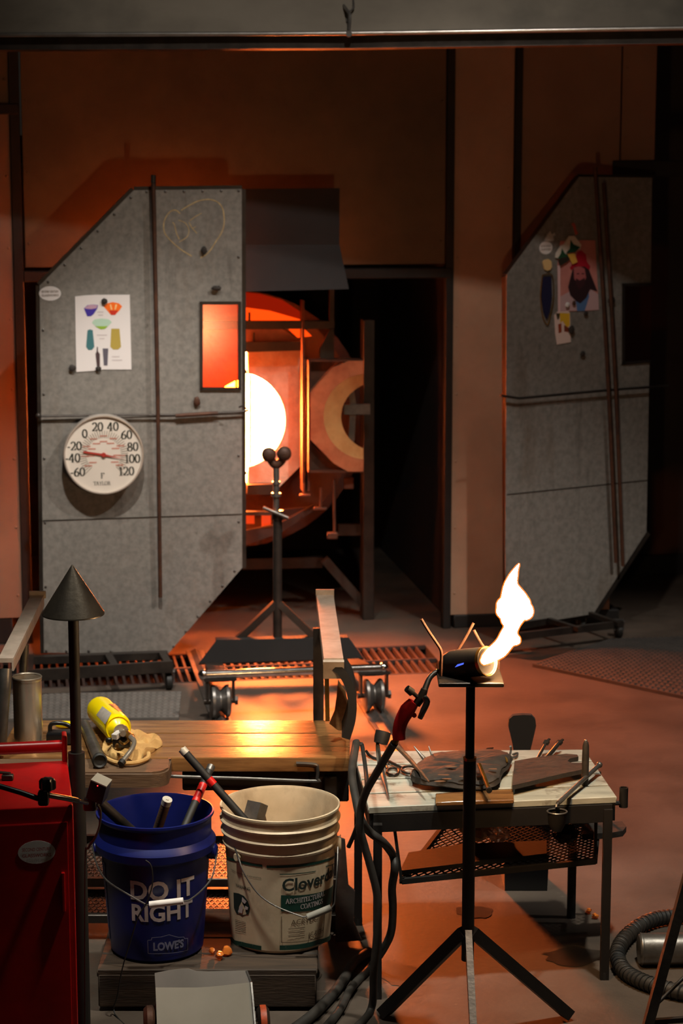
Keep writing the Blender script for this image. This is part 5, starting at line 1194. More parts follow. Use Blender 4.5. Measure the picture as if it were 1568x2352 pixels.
# ================================================================ CONE STAND
YC = 4.72
cx_ = at(178, 1850, YC).x
cs = thing('cone_stand', 'dark steel cone on a tall black pole beside the red cabinet', 'stand', (cx_, YC, 0))
a = at(174, 1408, YC); ap = at(174, 1297, YC); rc_ = pxm(71.5, a)
mb = MB(); mb.lathe([(0.0008, ap.z), (0.003, ap.z - 0.003), (rc_, a.z + 0.001), (rc_, a.z - 0.003), (rc_ - 0.003, a.z - 0.002), (0.004, ap.z - 0.014)], 48, (cx_, YC, 0))
part('cone', mb, stain(nmat('cone_steel', L(92, 84, 74), L(70, 64, 58), 20, 0.34, 0.85, 0.05, 80, rr=0.1), L(36, 30, 26), 9, 0.5, 0.75, fac=0.6), cs, 'spun steel cone')
mb = MB(); mb.cyl((cx_, YC, 0.72), (cx_, YC, a.z + 0.05), 0.0125, n=18); part('upper_pole', mb, M['black_steel'], cs)
mb = MB(); mb.cyl((cx_, YC, 0.0), (cx_, YC, 0.735), 0.0195, n=20); mb.lathe([(0.11, 0.0), (0.11, 0.012), (0.03, 0.02), (0.0195, 0.05)], 32, (cx_, YC, 0), caps=True); part('lower_pole', mb, M['black_steel'], cs)

# small camera on a jointed arm
Yg = 4.33
ca = thing('camera_arm', 'small black camera with a grey top and a red light on a jointed arm', 'camera', at(110, 1830, Yg))
mb = MB(); mb.tube([at(-60, 1786, Yg), at(0, 1806, Yg), at(50, 1821, Yg), at(98, 1838, Yg)], 0.0062, n=10); part('arm', mb, M['black_plastic'], ca)
mb = MB(); mb.tube([at(110, 1826, Yg), at(150, 1833, Yg + 0.03), at(178, 1839, Yg + 0.08)], 0.0062, n=10); mb.cyl(at(165, 1836, Yg + 0.06), at(200, 1845, Yg + 0.2), 0.0045, n=10); part('arm', mb, M['black_plastic'], ca)
mb = MB(); mb.box(at(100, 1832, Yg), (0.024, 0.024, 0.034), bev=0.006, seg=2); mb.cyl(at(107, 1828, Yg), at(108, 1812, Yg), 0.007, n=12); part('joint', mb, M['black_plastic'], ca)
mb = MB(); p = at(109, 1802, Yg)
mb.skin([[mb.V(p + Vector((math.cos(t) * (0.016 + 0.0025 * math.cos(6 * t)) * s_, math.sin(t) * (0.016 + 0.0025 * math.cos(6 * t)) * s_, h))) for t in [2 * math.pi * i / 36 for i in range(36)]] for s_, h in ((0.8, -0.012), (1, -0.008), (1, 0.008), (0.75, 0.014), (0.1, 0.015))])
part('knob', mb, M['black_plastic'], ca, 'black lobed knob')
Yk = 4.60
mb = MB(); mb.box(at(207, 1846, Yk), (0.03, 0.03, 0.03), bev=0.006, seg=2); mb.cyl(at(212, 1834, Yk), at(226, 1812, Yk), 0.008, n=12); part('clamp', mb, M['black_plastic'], ca)
mb = MB(); mb.cyl(at(219, 1819, Yk - 0.008), at(230, 1812, Yk - 0.008), 0.0055, n=12); part('ball_mount', mb, M['chrome'], ca, 'bright ball joint')
f4 = [at(208, 1793, Yk - 0.02), at(244, 1809, Yk - 0.02), at(257, 1793, Yk + 0.02), at(223, 1777, Yk + 0.02)]
dn = at(203, 1830, Yk) - at(214, 1790, Yk)
mb = MB(); mb.prism(f4, dn); bdy = part('camera_body', mb, M['black_plastic'], ca, 'black camera body')
mb = MB(); mb.prism([p - dn * 0.001 for p in f4], -dn * 0.06); part('top_plate', mb, M['paper_grey'], bdy, 'grey top plate')
mb = MB(); mb.ball(at(224, 1805, Yk - 0.028), 0.0016, nu=8, nv=6); part('lamp', mb, emat('red_led', (1, 0.02, 0.02), 3.0), bdy, 'tiny red lamp')
mb = MB(); mb.tube([at(222, 1846, Yk), at(231, 1862, Yk), at(229, 1895, Yk), at(218, 1925, Yk), at(203, 1948, Yk + 0.02), at(196, 1990, Yk + 0.03), at(196, 2400, Yk + 0.03)], 0.0028, n=6, sub=4); part('cable', mb, M['black_rubber'], ca)
mb = MB(); Yw = 4.90
mb.tube([at(334, 1976, Yw), at(345, 1985, Yw), at(350, 2005, Yw), at(349, 2036, Yw), at(336, 2075, Yw), at(318, 2104, Yw), at(300, 2160, Yw), at(281, 2224, Yw), at(270, 2285, Yw), onz(264, 2330, 0.003), onz(330, 2390, 0.003)], 0.0018, n=6, sub=4)
solo('thin_wire', mb, M['black_rubber'], 'thin black wire rising in front of the blue bucket', 'wire')
# ================================================================ TORCH ON ITS TRIPOD
YT = 4.75
tx = at(1079, 1700, YT).x
tp = thing('torch_stand', 'black tripod pipe stand with a small flat platform carrying the burning torch', 'stand', (tx, YT, 0))
zp = at(1079, 1557, YT).z; zc = at(1079, 1742, YT).z; zh = at(1079, 2150, YT).z
mb = MB(); mb.cyl((tx, YT, zc - 0.05), (tx, YT, zp - 0.006), 0.0108, n=18); part('upper_pole', mb, M['black_steel'], tp)
mb = MB(); mb.cyl((tx, YT, zh - 0.06), (tx, YT, zc), 0.0150, n=20); part('lower_pole', mb, M['black_steel'], tp)
mb = MB(); mb.cyl((tx, YT, zc - 0.004), (tx, YT, zc + 0.003), 0.0158, n=20); part('collar', mb, M['brass'], tp, 'thin brassy collar')
hub = Vector((tx, YT, zh + 0.02))
for k, (fx, fy, w_) in enumerate(((at(882, 2345, 4.88).x, 4.90, 0.036), (at(1305, 2350, 4.87).x, 4.89, 0.036), (tx + 0.004, 4.44, 0.016))):
    mb = MB(); f = Vector((fx, fy, 0.014)); h = hub + (f - hub).normalized() * 0.012
    mb.bar(h, f, w_, 0.028); lg = part('leg', mb, M['black_steel'] if k < 2 else M['dark_steel'], tp, 'grey front leg' if k == 2 else None)
    if k < 2: pass
pl0, pl1 = at(1004, 1557, YT), at(1152, 1557, YT)
mb = MB(); mb.box(((pl0.x + pl1.x) / 2, YT, zp), (pl1.x - pl0.x, 0.135, 0.011), bev=0.002); part('platform', mb, M['dark_steel'], tp, 'flat steel platform')
for pts in ([(1012, 1553), (1013, 1520), (1013, 1498), (1007, 1484), (984, 1450), (967, 1422)],
            [(1046, 1550), (1046, 1508), (1050, 1496), (1068, 1466), (1087, 1431)],
            [(1143, 1552), (1143, 1512), (1122, 1498), (1105, 1478), (1088, 1447)]):
    mb = MB(); yy = YT + (-0.03 if pts[0][0] == 1012 else 0.062)
    mb.tube([at(x, y, yy) for x, y in pts], 0.0036, n=8, sub=3); part('prong', mb, M['rust_steel'], tp)

to = thing('hand_torch', 'burning gas torch with a red grip and perforated burner can on the tripod platform', 'torch', at(1080, 1540, YT))
A = at(1036, 1526, YT + 0.022); B = at(1117, 1518.5, YT - 0.052); d = (B - A).normalized(); Lt = (B - A).length; r_ = pxm(33.5, B)
mb = MB()
prof = [(r_ * 0.92, Lt + 0.0), (r_ * 0.90, Lt * 0.5), (r_ * 0.85, Lt * 0.12)]
mb.lathe([(0.014, -0.028), (r_ * 0.55, -0.024), (r_ * 0.88, -0.006), (r_, 0.012), (r_, Lt - 0.004), (r_ * 1.02, Lt), (r_ * 0.96, Lt + 0.002), (r_ * 0.90, Lt - 0.004), (r_ * 0.86, 0.03), (r_ * 0.5, 0.028), (0.0008, 0.028)], 40, A, d)
bc = part('burner_can', mb, M['black_steel'], to, 'round black burner can')
mb = MB(); mb.lathe([(r_ * 0.90, Lt - 0.002), (r_ * 1.03, Lt + 0.003), (r_ * 1.03, Lt - 0.006), (r_ * 0.99, Lt - 0.006)], 40, A, d); part('mouth_ring', mb, M['brass'], bc, 'bright ring at the mouth')
# jets plate inside with holes
mb = MB(); mb.lathe([(0.0006, 0.05), (r_ * 0.85, 0.05), (r_ * 0.85, 0.046)], 32, A, d); part('jet_plate', mb, M['brass'], bc, 'glowing jet plate')
e1 = d.orthogonal().normalized(); e2 = d.cross(e1)
mb = MB()
for k in range(10):
    a = 2 * math.pi * k / 10; q = A + d * 0.0505 + (e1 * math.cos(a) + e2 * math.sin(a)) * r_ * 0.6
    mb.cyl(q, q + d * 0.002, 0.0035, n=8)
part('jet_holes', mb, M['soot'], bc, kind='stuff')
def oncyl2(px, py):
    rr = r_ + 0.0006; r0 = ray(px, py); o = EYEV - A; u = r0 - d * r0.dot(d); v = o - d * o.dot(d)
    a_, b_, c_ = u.dot(u), 2 * u.dot(v), v.dot(v) - rr * rr; D = max(0, b_ * b_ - 4 * a_ * c_); return EYEV + r0 * ((-b_ - math.sqrt(D)) / (2 * a_))
def canpatch(q):
    mb = MB(); mb.grid(lambda u, v: oncyl2(*[(q[0][k] * (1 - u) + q[1][k] * u) * (1 - v) + (q[3][k] * (1 - u) + q[2][k] * u) * v for k in (0, 1)]), 6, 3); return mb
part('pilot_slot', canpatch([(1044, 1533), (1064, 1526), (1065, 1522), (1050, 1526)]), emat('blue_flame', (0.09, 0.16, 1.0), 1.1), bc, 'blue burning air slot', recalc=False)
part('air_slot', canpatch([(1040, 1556), (1070, 1546), (1068, 1540), (1042, 1548)]), M['rust_steel'], bc, recalc=False)
mb = MB(); np_ = [A - d * 0.02, at(1012, 1543, YT + 0.04), at(998, 1546, YT + 0.035), at(985, 1560, YT + 0.02), at(973, 1590, YT + 0.0)]
mb.tube(np_, [0.011, 0.008, 0.0065, 0.0065, 0.0075], n=12, sub=5); part('neck_tube', mb, M['dark_steel'], to, 'bent neck tube')
mb = MB(); mb.tube([at(975, 1582, YT), at(968, 1600, YT), at(956, 1618, YT)], [0.008, 0.0105, 0.010], n=12, sub=3); mb.cyl(at(962, 1604, YT), at(944, 1588, YT - 0.01), 0.005, n=10); part('valve_body', mb, M['dark_steel'], to, 'valve block')
mb = MB(); mb.cyl(at(946, 1591, YT - 0.01), at(934, 1581, YT - 0.014), 0.0095, 0.0085, n=14); part('valve_knob', mb, M['black_rubber'], to, 'round valve knob')
mb = MB(); mb.tube([at(973, 1600, YT - 0.012), at(980, 1612, YT - 0.014), at(972, 1632, YT - 0.014), at(964, 1650, YT - 0.012)], [0.006, 0.008, 0.0075, 0.006], n=10, sub=4); part('lever', mb, M['grey_steel'], to, 'grey trigger lever')
mb = MB()
hp = [at(950, 1612, YT), at(936, 1630, YT), at(922, 1655, YT), at(916, 1678, YT), at(916, 1698, YT)]
Pp, rs = smooth_path(hp, [0.0135, 0.0185, 0.0165, 0.0155, 0.0150], 6)
ri = []
for i, p in enumerate(Pp):
    t = (Pp[min(i + 1, len(Pp) - 1)] - Pp[max(i - 1, 0)]).normalized(); y_ = Vector((0, 1, 0)); x_ = t.cross(y_).normalized()
    ri.append(mb.ring(p, x_, y_, rs[i], 18, 0.012))
mb.skin(ri); mb.ball(at(951, 1643, YT), 0.006, nu=10, nv=8)
part('grip', mb, M['red_grip'], to, 'red plastic grip')
mb = MB(); mb.cyl(at(914, 1692, YT), at(905, 1707, YT), 0.0075, n=12); part('hose_nut', mb, M['brass'], to, 'brass hose nut')
# the flame
mb = MB()
spine = [(1108, 1522, 6), (1117, 1513, 13), (1130, 1503, 17), (1145, 1493, 19), (1158, 1478, 19), (1166, 1462, 19), (1172, 1446, 16), (1176, 1432, 18), (1179, 1416, 27), (1181, 1398, 33), (1180, 1380, 33), (1176, 1364, 25), (1173, 1348, 17), (1175, 1334, 12), (1180, 1320, 9), (1185, 1308, 5.5), (1190, 1298, 3), (1193, 1292, 1)]
Y0 = YT - 0.05
P_ = [at(x, y, Y0 - 0.02 * math.sin(i * 0.5)) for i, (x, y, r) in enumerate(spine)]
mb.tube(P_, [pxm(r, P_[0]) for _, _, r in spine], n=18, sub=4)
for x, y, r in ((1205, 1404, 20), (1200, 1386, 18), (1158, 1390, 18), (1154, 1404, 15), (1184, 1470, 12), (1164, 1424, 14)): mb.ball(at(x, y, Y0 - 0.01), pxm(r, P_[0]), nu=14, nv=10)
fl = part('flame', mb, M['flame'], to, 'tall white yellow flame')
rm = fl.modifiers.new('remesh', 'REMESH'); rm.mode = 'VOXEL'; rm.voxel_size = 0.004
sm = fl.modifiers.new('smooth', 'SMOOTH'); sm.iterations = 6
fe = bpy.data.materials.new('flame_edge'); fe.use_nodes = True; nt = fe.node_tree; nt.nodes.clear()
o_ = nt.nodes.new('ShaderNodeOutputMaterial'); tr = nt.nodes.new('ShaderNodeBsdfTransparent'); em_ = nt.nodes.new('ShaderNodeEmission'); em_.inputs[0].default_value = (1, 0.22, 0.015, 1); em_.inputs[1].default_value = 0.55
ad = nt.nodes.new('ShaderNodeAddShader'); nt.links.new(tr.outputs[0], ad.inputs[0]); nt.links.new(em_.outputs[0], ad.inputs[1]); nt.links.new(ad.outputs[0], o_.inputs[0])
f2 = bpy.data.objects.new('flame_edge', fl.data.copy()); C.objects.link(f2); f2.parent = to; f2.data.materials.clear(); f2.data.materials.append(fe); f2['label'] = 'thin orange edge of the flame'
for k_ in ('remesh', 'smooth', 'displace'):
    if k_ == 'remesh': q_ = f2.modifiers.new('remesh', 'REMESH'); q_.mode = 'VOXEL'; q_.voxel_size = 0.004
    elif k_ == 'smooth': q_ = f2.modifiers.new('smooth', 'SMOOTH'); q_.iterations = 8
    else: q_ = f2.modifiers.new('displace', 'DISPLACE'); q_.strength = 0.0035; q_.mid_level = 0.0

# ================================================================ TOOL TABLE
ZT = 0.49
FL, FR, BR, BL = onz(846, 1856, ZT), onz(1417, 1831, ZT), onz(1341, 1720, ZT), onz(812, 1724, ZT)
def tt(u, v, z=ZT): 
    p = (FL * (1 - u) + FR * u) * (1 - v) + (BL * (1 - u) + BR * u) * v; p.z = z; return p
tab = thing('tool_table', 'low white boarded work table on black steel legs covered with glassblowing tools', 'table', tt(0.5, 0.5, 0))
vs = [0, 0.235, 0.48, 0.735, 1.0]
for k in range(4):
    mb = MB(); a, b = vs[k] + 0.013, vs[k + 1] - 0.013
    mb.prism([tt(0, a), tt(1, a), tt(1, b), tt(0, b)], (0, 0, -0.018))
    bmesh.ops.bevel(mb.bm, geom=mb.bm.edges[:], offset=0.002, segments=1, affect='EDGES')
    part('board', mb, M['white_board'], tab)
mb = MB()
for q in (((0.02, 0.02), (0.98, 0.02)), ((0.02, 0.98), (0.98, 0.98)), ((0.02, 0.02), (0.02, 0.98)), ((0.98, 0.02), (0.98, 0.98))):
    mb.bar(tt(*q[0], ZT - 0.042), tt(*q[1], ZT - 0.042), 0.02, 0.046)
part('apron', mb, M['black_steel'], tab, 'black steel rim under the boards')
mb = MB(); mb.prism([tt(0.01, 0.015, ZT - 0.0185), tt(0.99, 0.015, ZT - 0.0185), tt(0.99, 0.985, ZT - 0.0185), tt(0.01, 0.985, ZT - 0.0185)], (0, 0, -0.003)); part('gap_shade_sheet', mb, M['soot'], tab)  # added black sheet, puts shade into the gaps between the boards
for (px, py) in ((866, 2292), (1387, 2248), (1311, 2107), (822, 2123)):
    p = onz(px, py, 0.0); mb = MB(); mb.bar(p, Vector((p.x, p.y, ZT - 0.03)), 0.022, 0.022, up=(0, 1, 0)); lg = part('leg', mb, M['black_steel'], tab)
    mb = MB(); mb.cyl(p + Vector((0, 0, 0.0)), p + Vector((0, 0, 0.02)), 0.012, n=10); part('foot', mb, M['black_rubber'], lg)
ZS = 0.29
s4 = [onz(922, 2024, ZS), onz(1366, 1978, ZS), onz(1374, 1892, ZS), onz(1026, 1888, ZS)]
mb = MB()
for i in range(4): mb.bar(s4[i], s4[(i + 1) % 4], 0.012, 0.014)
for i, u in ((1, 1), (2, 1), (3, 0)): mb.bar(s4[i], Vector((s4[i].x, s4[i].y, ZT - 0.05)), 0.008, 0.008, up=(0, 1, 0))
mb.bar(s4[0], Vector((s4[0].x - 0.02, s4[0].y, ZT - 0.05)), 0.008, 0.008, up=(0, 1, 0))
sf = part('mesh_shelf', mb, M['black_steel'], tab, 'hanging wire mesh shelf under the table')
mb = MB(); nu, nv = 22, 14
g = lambda u, v: (s4[0] * (1 - u) + s4[1] * u) * (1 - v) + (s4[3] * (1 - u) + s4[2] * u) * v
for i in range(nu):
    for j in range(nv):
        u0, u1, v0, v1 = i / nu, (i + 1) / nu, j / nv, (j + 1) / nv
        mb.bar(g(u0, (v0 + v1) / 2), g((u0 + u1) / 2, v0), 0.003, 0.003); mb.bar(g((u0 + u1) / 2, v0), g(u1, (v0 + v1) / 2), 0.003, 0.003)
        mb.bar(g(u0, (v0 + v1) / 2), g((u0 + u1) / 2, v1), 0.003, 0.003); mb.bar(g((u0 + u1) / 2, v1), g(u1, (v0 + v1) / 2), 0.003, 0.003)
part('diamond_mesh', mb, M['black_steel'], sf, kind='stuff')
mb = MB(); mb.tube([tt(1.0, 0.1, ZT - 0.03) + Vector((0.002, 0, 0)), tt(1.0, 0.1, ZT - 0.03) + Vector((0.018, 0, 0))], 0.006, n=8); p = onz(1420, 1832, ZT - 0.01)
mb.lathe([(0.0085, -0.04), (0.0115, -0.04), (0.0115, 0.012), (0.0085, 0.012), (0.0085, -0.04)], 18, tt(1.0, 0.1, ZT) + Vector((0.026, 0, 0)))
part('rod_socket', mb, M['black_steel'], tab, 'short open pipe socket at the right end')

# things on the shelf
mb = MB(); q = [(918, 2000), (1150, 1972), (1255, 1960), (1255, 1930), (1060, 1938), (938, 1958)]
mb.prism([onz(x, y, ZS + 0.022) for x, y in q], (0, 0, -0.012)); solo('dark_board', mb, M['black_rubber'], 'dark charred board lying on the mesh shelf under the table', 'board')
def crumple(name, px, py, z, rx, ry, rz_, seed, m, label, cat):
    mb = MB(); p = onz(px, py, z); random.seed(seed); mb.ball((0, 0, 0), 1, nu=22, nv=14)
    import mathutils
    for v in mb.bm.verts:
        n = mathutils.noise.noise(v.co * 2.3 + Vector((seed, 0, 0))) * 0.45 + mathutils.noise.noise(v.co * 6 + Vector((seed, 3, 0))) * 0.22
        v.co = p + Vector((v.co.x * rx * (1 + n), v.co.y * ry * (1 + n), rz_ + max(-rz_, v.co.z * rz_ * (1 + n))))
    return solo(name, mb, m, label, cat, ang=25)
crumple('crumpled_rag', 1092, 1930, ZS + 0.012, 0.040, 0.035, 0.038, 5, nmat('rag', L(230, 212, 176), L(190, 150, 100), 25, 0.6, 0, 0.3, 60), 'crumpled pale brown rag on the mesh shelf behind the tripod pole', 'rag')
crumple('crumpled_foil', 1144, 1936, ZS + 0.012, 0.026, 0.024, 0.024, 8, M['glass_clear'], 'crumpled clear lump beside the rag on the mesh shelf', 'scrap')
crumple('grey_lump', 1300, 1935, ZS + 0.012, 0.03, 0.03, 0.026, 9, M['char'], 'dull grey lump on the right part of the mesh shelf', 'scrap')
mb = MB(); q = [(1336, 1916), (1400, 1913), (1430, 1908), (1438, 1898), (1428, 1886), (1395, 1888), (1336, 1892)]
mb.prism([onz(x, y, ZS + 0.028) for x, y in q], (0, 0, -0.016)); solo('wooden_paddle', mb, M['char'], 'dark wooden paddle end sticking out of the mesh shelf on the right', 'paddle')
# bin and paddle behind the table
Yb = 5.86
bn_ = thing('water_bin', 'black rectangular bin on the floor behind the tool table', 'bin', at(1208, 2055, Yb))
b0, b1 = onz(1160, 2052, 0), onz(1258, 2052, 0); b0.y = b1.y = 5.80
mb = MB(); zb1 = 0.36
def rr4(w0, z, x0=b0.x, x1=b1.x, y=5.80): return [mb.V((x0 - w0, y - w0, z)), mb.V((x1 + w0, y - w0, z)), mb.V((x1 + w0, y + 0.14 + w0, z)), mb.V((x0 - w0, y + 0.14 + w0, z))]
mb.skin([rr4(0.0, 0.001), rr4(0.010, zb1), rr4(0.016, zb1), rr4(0.016, zb1 + 0.012), rr4(0.004, zb1 + 0.012), rr4(-0.006, 0.01)]); part('body', mb, M['black_plastic'], bn_)
mb = MB(); mb.tube([(b0.x - 0.01, 5.87, zb1 - 0.02), (b0.x - 0.018, 5.80, zb1 - 0.06), ((b0.x + b1.x) / 2, 5.785, zb1 - 0.10), (b1.x + 0.018, 5.80, zb1 - 0.06), (b1.x + 0.01, 5.87, zb1 - 0.02)], 0.003, n=6, sub=4); part('handle', mb, M['black_steel'], bn_)
mb = MB(); q = [(1180, 1730), (1176, 1706), (1167, 1668), (1169, 1652), (1178, 1644), (1200, 1642), (1220, 1643), (1229, 1652), (1231, 1668), (1222, 1706), (1216, 1730), (1212, 1900), (1186, 1900)]
mb.prism([at(x, y, 5.87) for x, y in q], (0, 0.02, 0)); solo('wooden_paddle', mb, M['soot'], 'dark spade shaped wooden paddle standing in the bin behind the table', 'paddle')

# tools on the table top
mb = MB(); q = [(1000, 1842), (1180, 1836), (1178, 1812), (1000, 1822)]
mb.prism([onz(x, y, ZT + 0.012) for x, y in q], (0, 0, -0.0115)); bmesh.ops.bevel(mb.bm, geom=mb.bm.edges[:], offset=0.002, affect='EDGES'); solo('wood_block', mb, M['wood'], 'small brown board at the front edge of the tool table under the burnt pad', 'board')
import mathutils
out = [(943, 1806), (950, 1786), (972, 1768), (1000, 1757), (1050, 1752), (1100, 1748), (1150, 1748), (1172, 1756), (1168, 1776), (1152, 1794), (1142, 1816), (1110, 1826), (1060, 1826), (1020, 1820), (985, 1818)]
P, _ = smooth_path([onz(x, y, ZT) for x, y in out], [1] * len(out), 5, True); cen = sum(P, Vector()) / len(P); mb = MB(); rings = []
for s_, h in ((0.97, 0.013), (1.02, 0.018), (0.98, 0.026), (0.99, 0.030), (0.93, 0.036), (0.7, 0.040), (0.45, 0.041), (0.2, 0.041), (0.04, 0.041)):
    r = []
    for i, p in enumerate(P):
        v = cen + (p - cen) * (s_ + 0.05 * mathutils.noise.noise(Vector((i * 0.4, s_ * 9, 1)))); v.z = ZT + h + (0.006 * mathutils.noise.noise(v * 40) if h > 0.02 else 0); r.append(mb.V(v))
    rings.append(r)
mb.skin(rings); pad = solo('newspaper_pad', mb, M['char'], 'thick burnt black pad of wet newspaper in the middle of the tool table', 'pad', ang=50)
random.seed(21)
for k in range(7):
    x, y = random.uniform(1000, 1150), random.uniform(1762, 1806); p = onz(x, y, ZT + 0.0435); mb = MB()
    mb.ngon([p + Vector((random.uniform(.006, .011) * math.cos(a) * 1.6, random.uniform(.004, .008) * math.sin(a), 0.004)) for a in [2 * math.pi * i / 7 for i in range(7)]]); part('ash_flake', mb, M['old_wood'], pad, recalc=False)
mb = MB(); q = [(1181, 1748), (1225, 1740), (1300, 1731), (1325, 1733), (1328, 1738), (1308, 1742), (1303, 1748), (1312, 1752), (1345, 1752), (1343, 1766), (1290, 1777), (1215, 1795), (1176, 1804)]
mb.prism([onz(x, y, ZT + 0.030) for x, y in q], (0, 0, -0.012))
for k in range(2): mb.box(onz(1200 + 100 * k, 1780 - 20 * k, ZT + 0.009), (0.02, 0.03, 0.017))
solo('notched_paddle', mb, M['char'], 'charred wooden paddle with a notched end lying on the right of the table', 'paddle')
def rod(name, pts, r, m, label, cat='tool', sub=3, n=8, group=None, z=ZT):
    mb = MB(); mb.tube([(onz(p[0], p[1], z + p[2]) if len(p) == 3 else p) for p in pts], r, n=n, sub=sub); return solo(name, mb, m, label, cat, group)
def loop(mb, px, py, rx, ry, z, r=0.0035):
    c = onz(px, py, z); a = pxm(rx, c); b = (onz(px, py - ry, z) - onz(px, py + ry, z)).length / 2
    mb.tube([c + Vector((a * math.cos(t), b * math.sin(t), 0)) for t in [2 * math.pi * i / 18 for i in range(18)]], r, n=8, closed=True)
# jacks with a dark cup at the far left
jk = thing('cup_tool', 'dark cup shaped former on a steel shank leaning at the left of the table', 'tool', onz(882, 1745, ZT))
c = at(877, 1694, 5.30)
mb = MB(); mb.lathe([(0.0005, -0.016), (0.018, -0.016), (0.0205, 0.0), (0.0205, 0.016), (0.018, 0.016), (0.018, -0.01), (0.0005, -0.012)], 26, c, (0.25, 0.35, 0.9)); part('cup', mb, M['black_steel'], jk)
mb = MB(); mb.tube([c + Vector((-0.012, 0, -0.012)), at(868, 1722, 5.30), onz(872, 1752, ZT + 0.014), onz(881, 1790, ZT + 0.012), onz(893, 1835, ZT + 0.006)], [0.004, 0.006, 0.0075, 0.007, 0.0012], n=8, sub=4); part('shank', mb, M['grey_steel'], jk, 'tapering steel shank')
rod('wooden_punch', [(908, 1712, 0.05), (932, 1735, 0.045), (960, 1766, 0.050), (985, 1796, 0.051)], [0.006, 0.0065, 0.0055, 0.0022], M['old_wood'], 'round brown wooden punch lying across the left edge of the burnt pad')
rod('curved_hook', [(841, 1725, 0.012), (847, 1734, 0.0065), (858, 1741, 0.0055), (866, 1743, 0.0055)], 0.004, M['black_steel'], 'black curved hook at the back left corner of the table')
sh_ = thing('diamond_shears', 'steel shears with two looped handles on the left of the tool table', 'shears', onz(920, 1765, ZT))
mb = MB(); loop(mb, 902, 1772, 14, 8, ZT + 0.006); mb.tube([onz(890, 1766, ZT + .006), onz(880, 1748, ZT + .006), onz(876, 1735, ZT + .006)], [0.004, 0.0045, 0.002], n=8, sub=3); part('blade_handle', mb, M['dark_steel'], sh_)
mb = MB(); loop(mb, 940, 1768, 18, 8, ZT + 0.008); mb.tube([onz(923, 1764, ZT + .008), onz(895, 1750, ZT + .008), onz(880, 1738, ZT + .008)], [0.004, 0.0045, 0.002], n=8, sub=3); part('blade_handle', mb, M['dark_steel'], sh_)
for x, y in ((952, 1714), (984, 1714)):
    pass
tw_ = thing('steel_tweezers', 'pointed steel tweezers with two upright tips behind the burnt pad', 'tweezers', onz(975, 1752, ZT))
mb = MB(); mb.tube([onz(980, 1747, ZT + .008), onz(972, 1741, ZT + .022), at(950, 1714, onz(972, 1741, ZT + .022).y + .02)], [0.006, 0.0055, 0.0012], n=8, sub=3); part('arm', mb, M['grey_steel'], tw_)
mb = MB(); mb.tube([onz(986, 1747, ZT + .008), onz(993, 1742, ZT + .02), at(984, 1714, onz(993, 1742, ZT + .02).y + .02)], [0.006, 0.004, 0.001], n=8, sub=3); part('arm', mb, M['grey_steel'], tw_)
mb = MB(); mb.box(onz(983, 1748, ZT + .008), (0.026, 0.016, 0.014), bev=0.003); part('joint', mb, M['black_steel'], tw_)
s2 = thing('straight_shears', 'dark steel shears with ring handles behind the tripod pole', 'shears', onz(1040, 1745, ZT))
mb = MB(); loop(mb, 1024, 1748, 21, 7, ZT + 0.006, 0.004); mb.tube([onz(1044, 1742, ZT + .006), onz(1075, 1734, ZT + .008), onz(1112, 1724, ZT + .01)], [0.004, 0.006, 0.002], n=8, sub=3); part('blade_handle', mb, M['dark_steel'], s2)
mb = MB(); loop(mb, 1052, 1752, 14, 5, ZT + 0.004, 0.0035); mb.tube([onz(1064, 1748, ZT + .006), onz(1085, 1736, ZT + .01), onz(1130, 1718, ZT + .014)], [0.004, 0.006, 0.002], n=8, sub=3); part('blade_handle', mb, M['dark_steel'], s2)
mb = MB(); mb.prism([onz(x, y, ZT + .018) for x, y in ((1100, 1730), (1118, 1718), (1133, 1716), (1130, 1722), (1112, 1732))], (0, 0, -0.006)); part('blade', mb, M['chrome'], s2, 'bright broad blade')
mb = MB(); g0 = onz(1100, 1757, ZT + 0.062); g1 = onz(1122, 1813, ZT + 0.045); mb.cyl(g0, g1, 0.0058, n=14)
gg = solo('brass_striker', mb, M['brass'], 'thin brassy tube lying on the burnt pad right of the tripod pole', 'tool')
mb = MB(); mb.cyl(g1, g1 + (g1 - g0).normalized() * 0.008, 0.0075, n=14); part('tip', mb, M['black_rubber'], gg); mb = MB(); mb.bar(g0.lerp(g1, .5), g0.lerp(g1, .5) + Vector((-0.018, 0, -0.004)), 0.012, 0.008); part('clip', mb, M['chrome'], gg)
rod('tweezer_pick', [(1164, 1751, 0.034), (1163, 1744, 0.040), (1160, 1738, 0.046)], [0.003, 0.003, 0.001], M['brass'], 'short orange lit metal tip at the back of the burnt pad')
pk = rod('small_pliers', [(1172, 1714, 0.030), (1173, 1724, 0.016), (1170, 1738, 0.006), (1184, 1739, 0.006), (1188, 1730, 0.006), (1178, 1733, 0.008)], 0.0032, M['grey_steel'], 'small bent wire pliers behind the notched paddle')
for k, (a, b, lab) in enumerate((((1234, 1742), (1254, 1706), 'left of two square tipped iron punches leaning at the back of the table'), ((1258, 1738), (1284, 1706), 'right of two square tipped iron punches leaning at the back of the table'))):
    p0 = onz(*a, ZT + 0.010); p1 = at(*b, p0.y + 0.06); t = thing('iron_punch', lab, 'tool', p0, 'iron punches')
    mb = MB(); mb.cyl(p0, p1, 0.004 if k == 0 else 0.006, n=10); part('shank', mb, M['dark_steel'], t)
    dd = (p1 - p0).normalized(); mb = MB(); mb.bar(p1 - dd * 0.006, p1 + dd * 0.008, 0.014, 0.008); mb.bar(p1 + dd * 0.006, p1 + dd * 0.018 + Vector((0.003, 0, 0)), 0.006, 0.004); part('tip', mb, M['dark_steel'], t)
up_ = thing('wooden_peg', 'dark upright wooden peg standing at the right end of the table', 'peg', onz(1343, 1805, ZT))
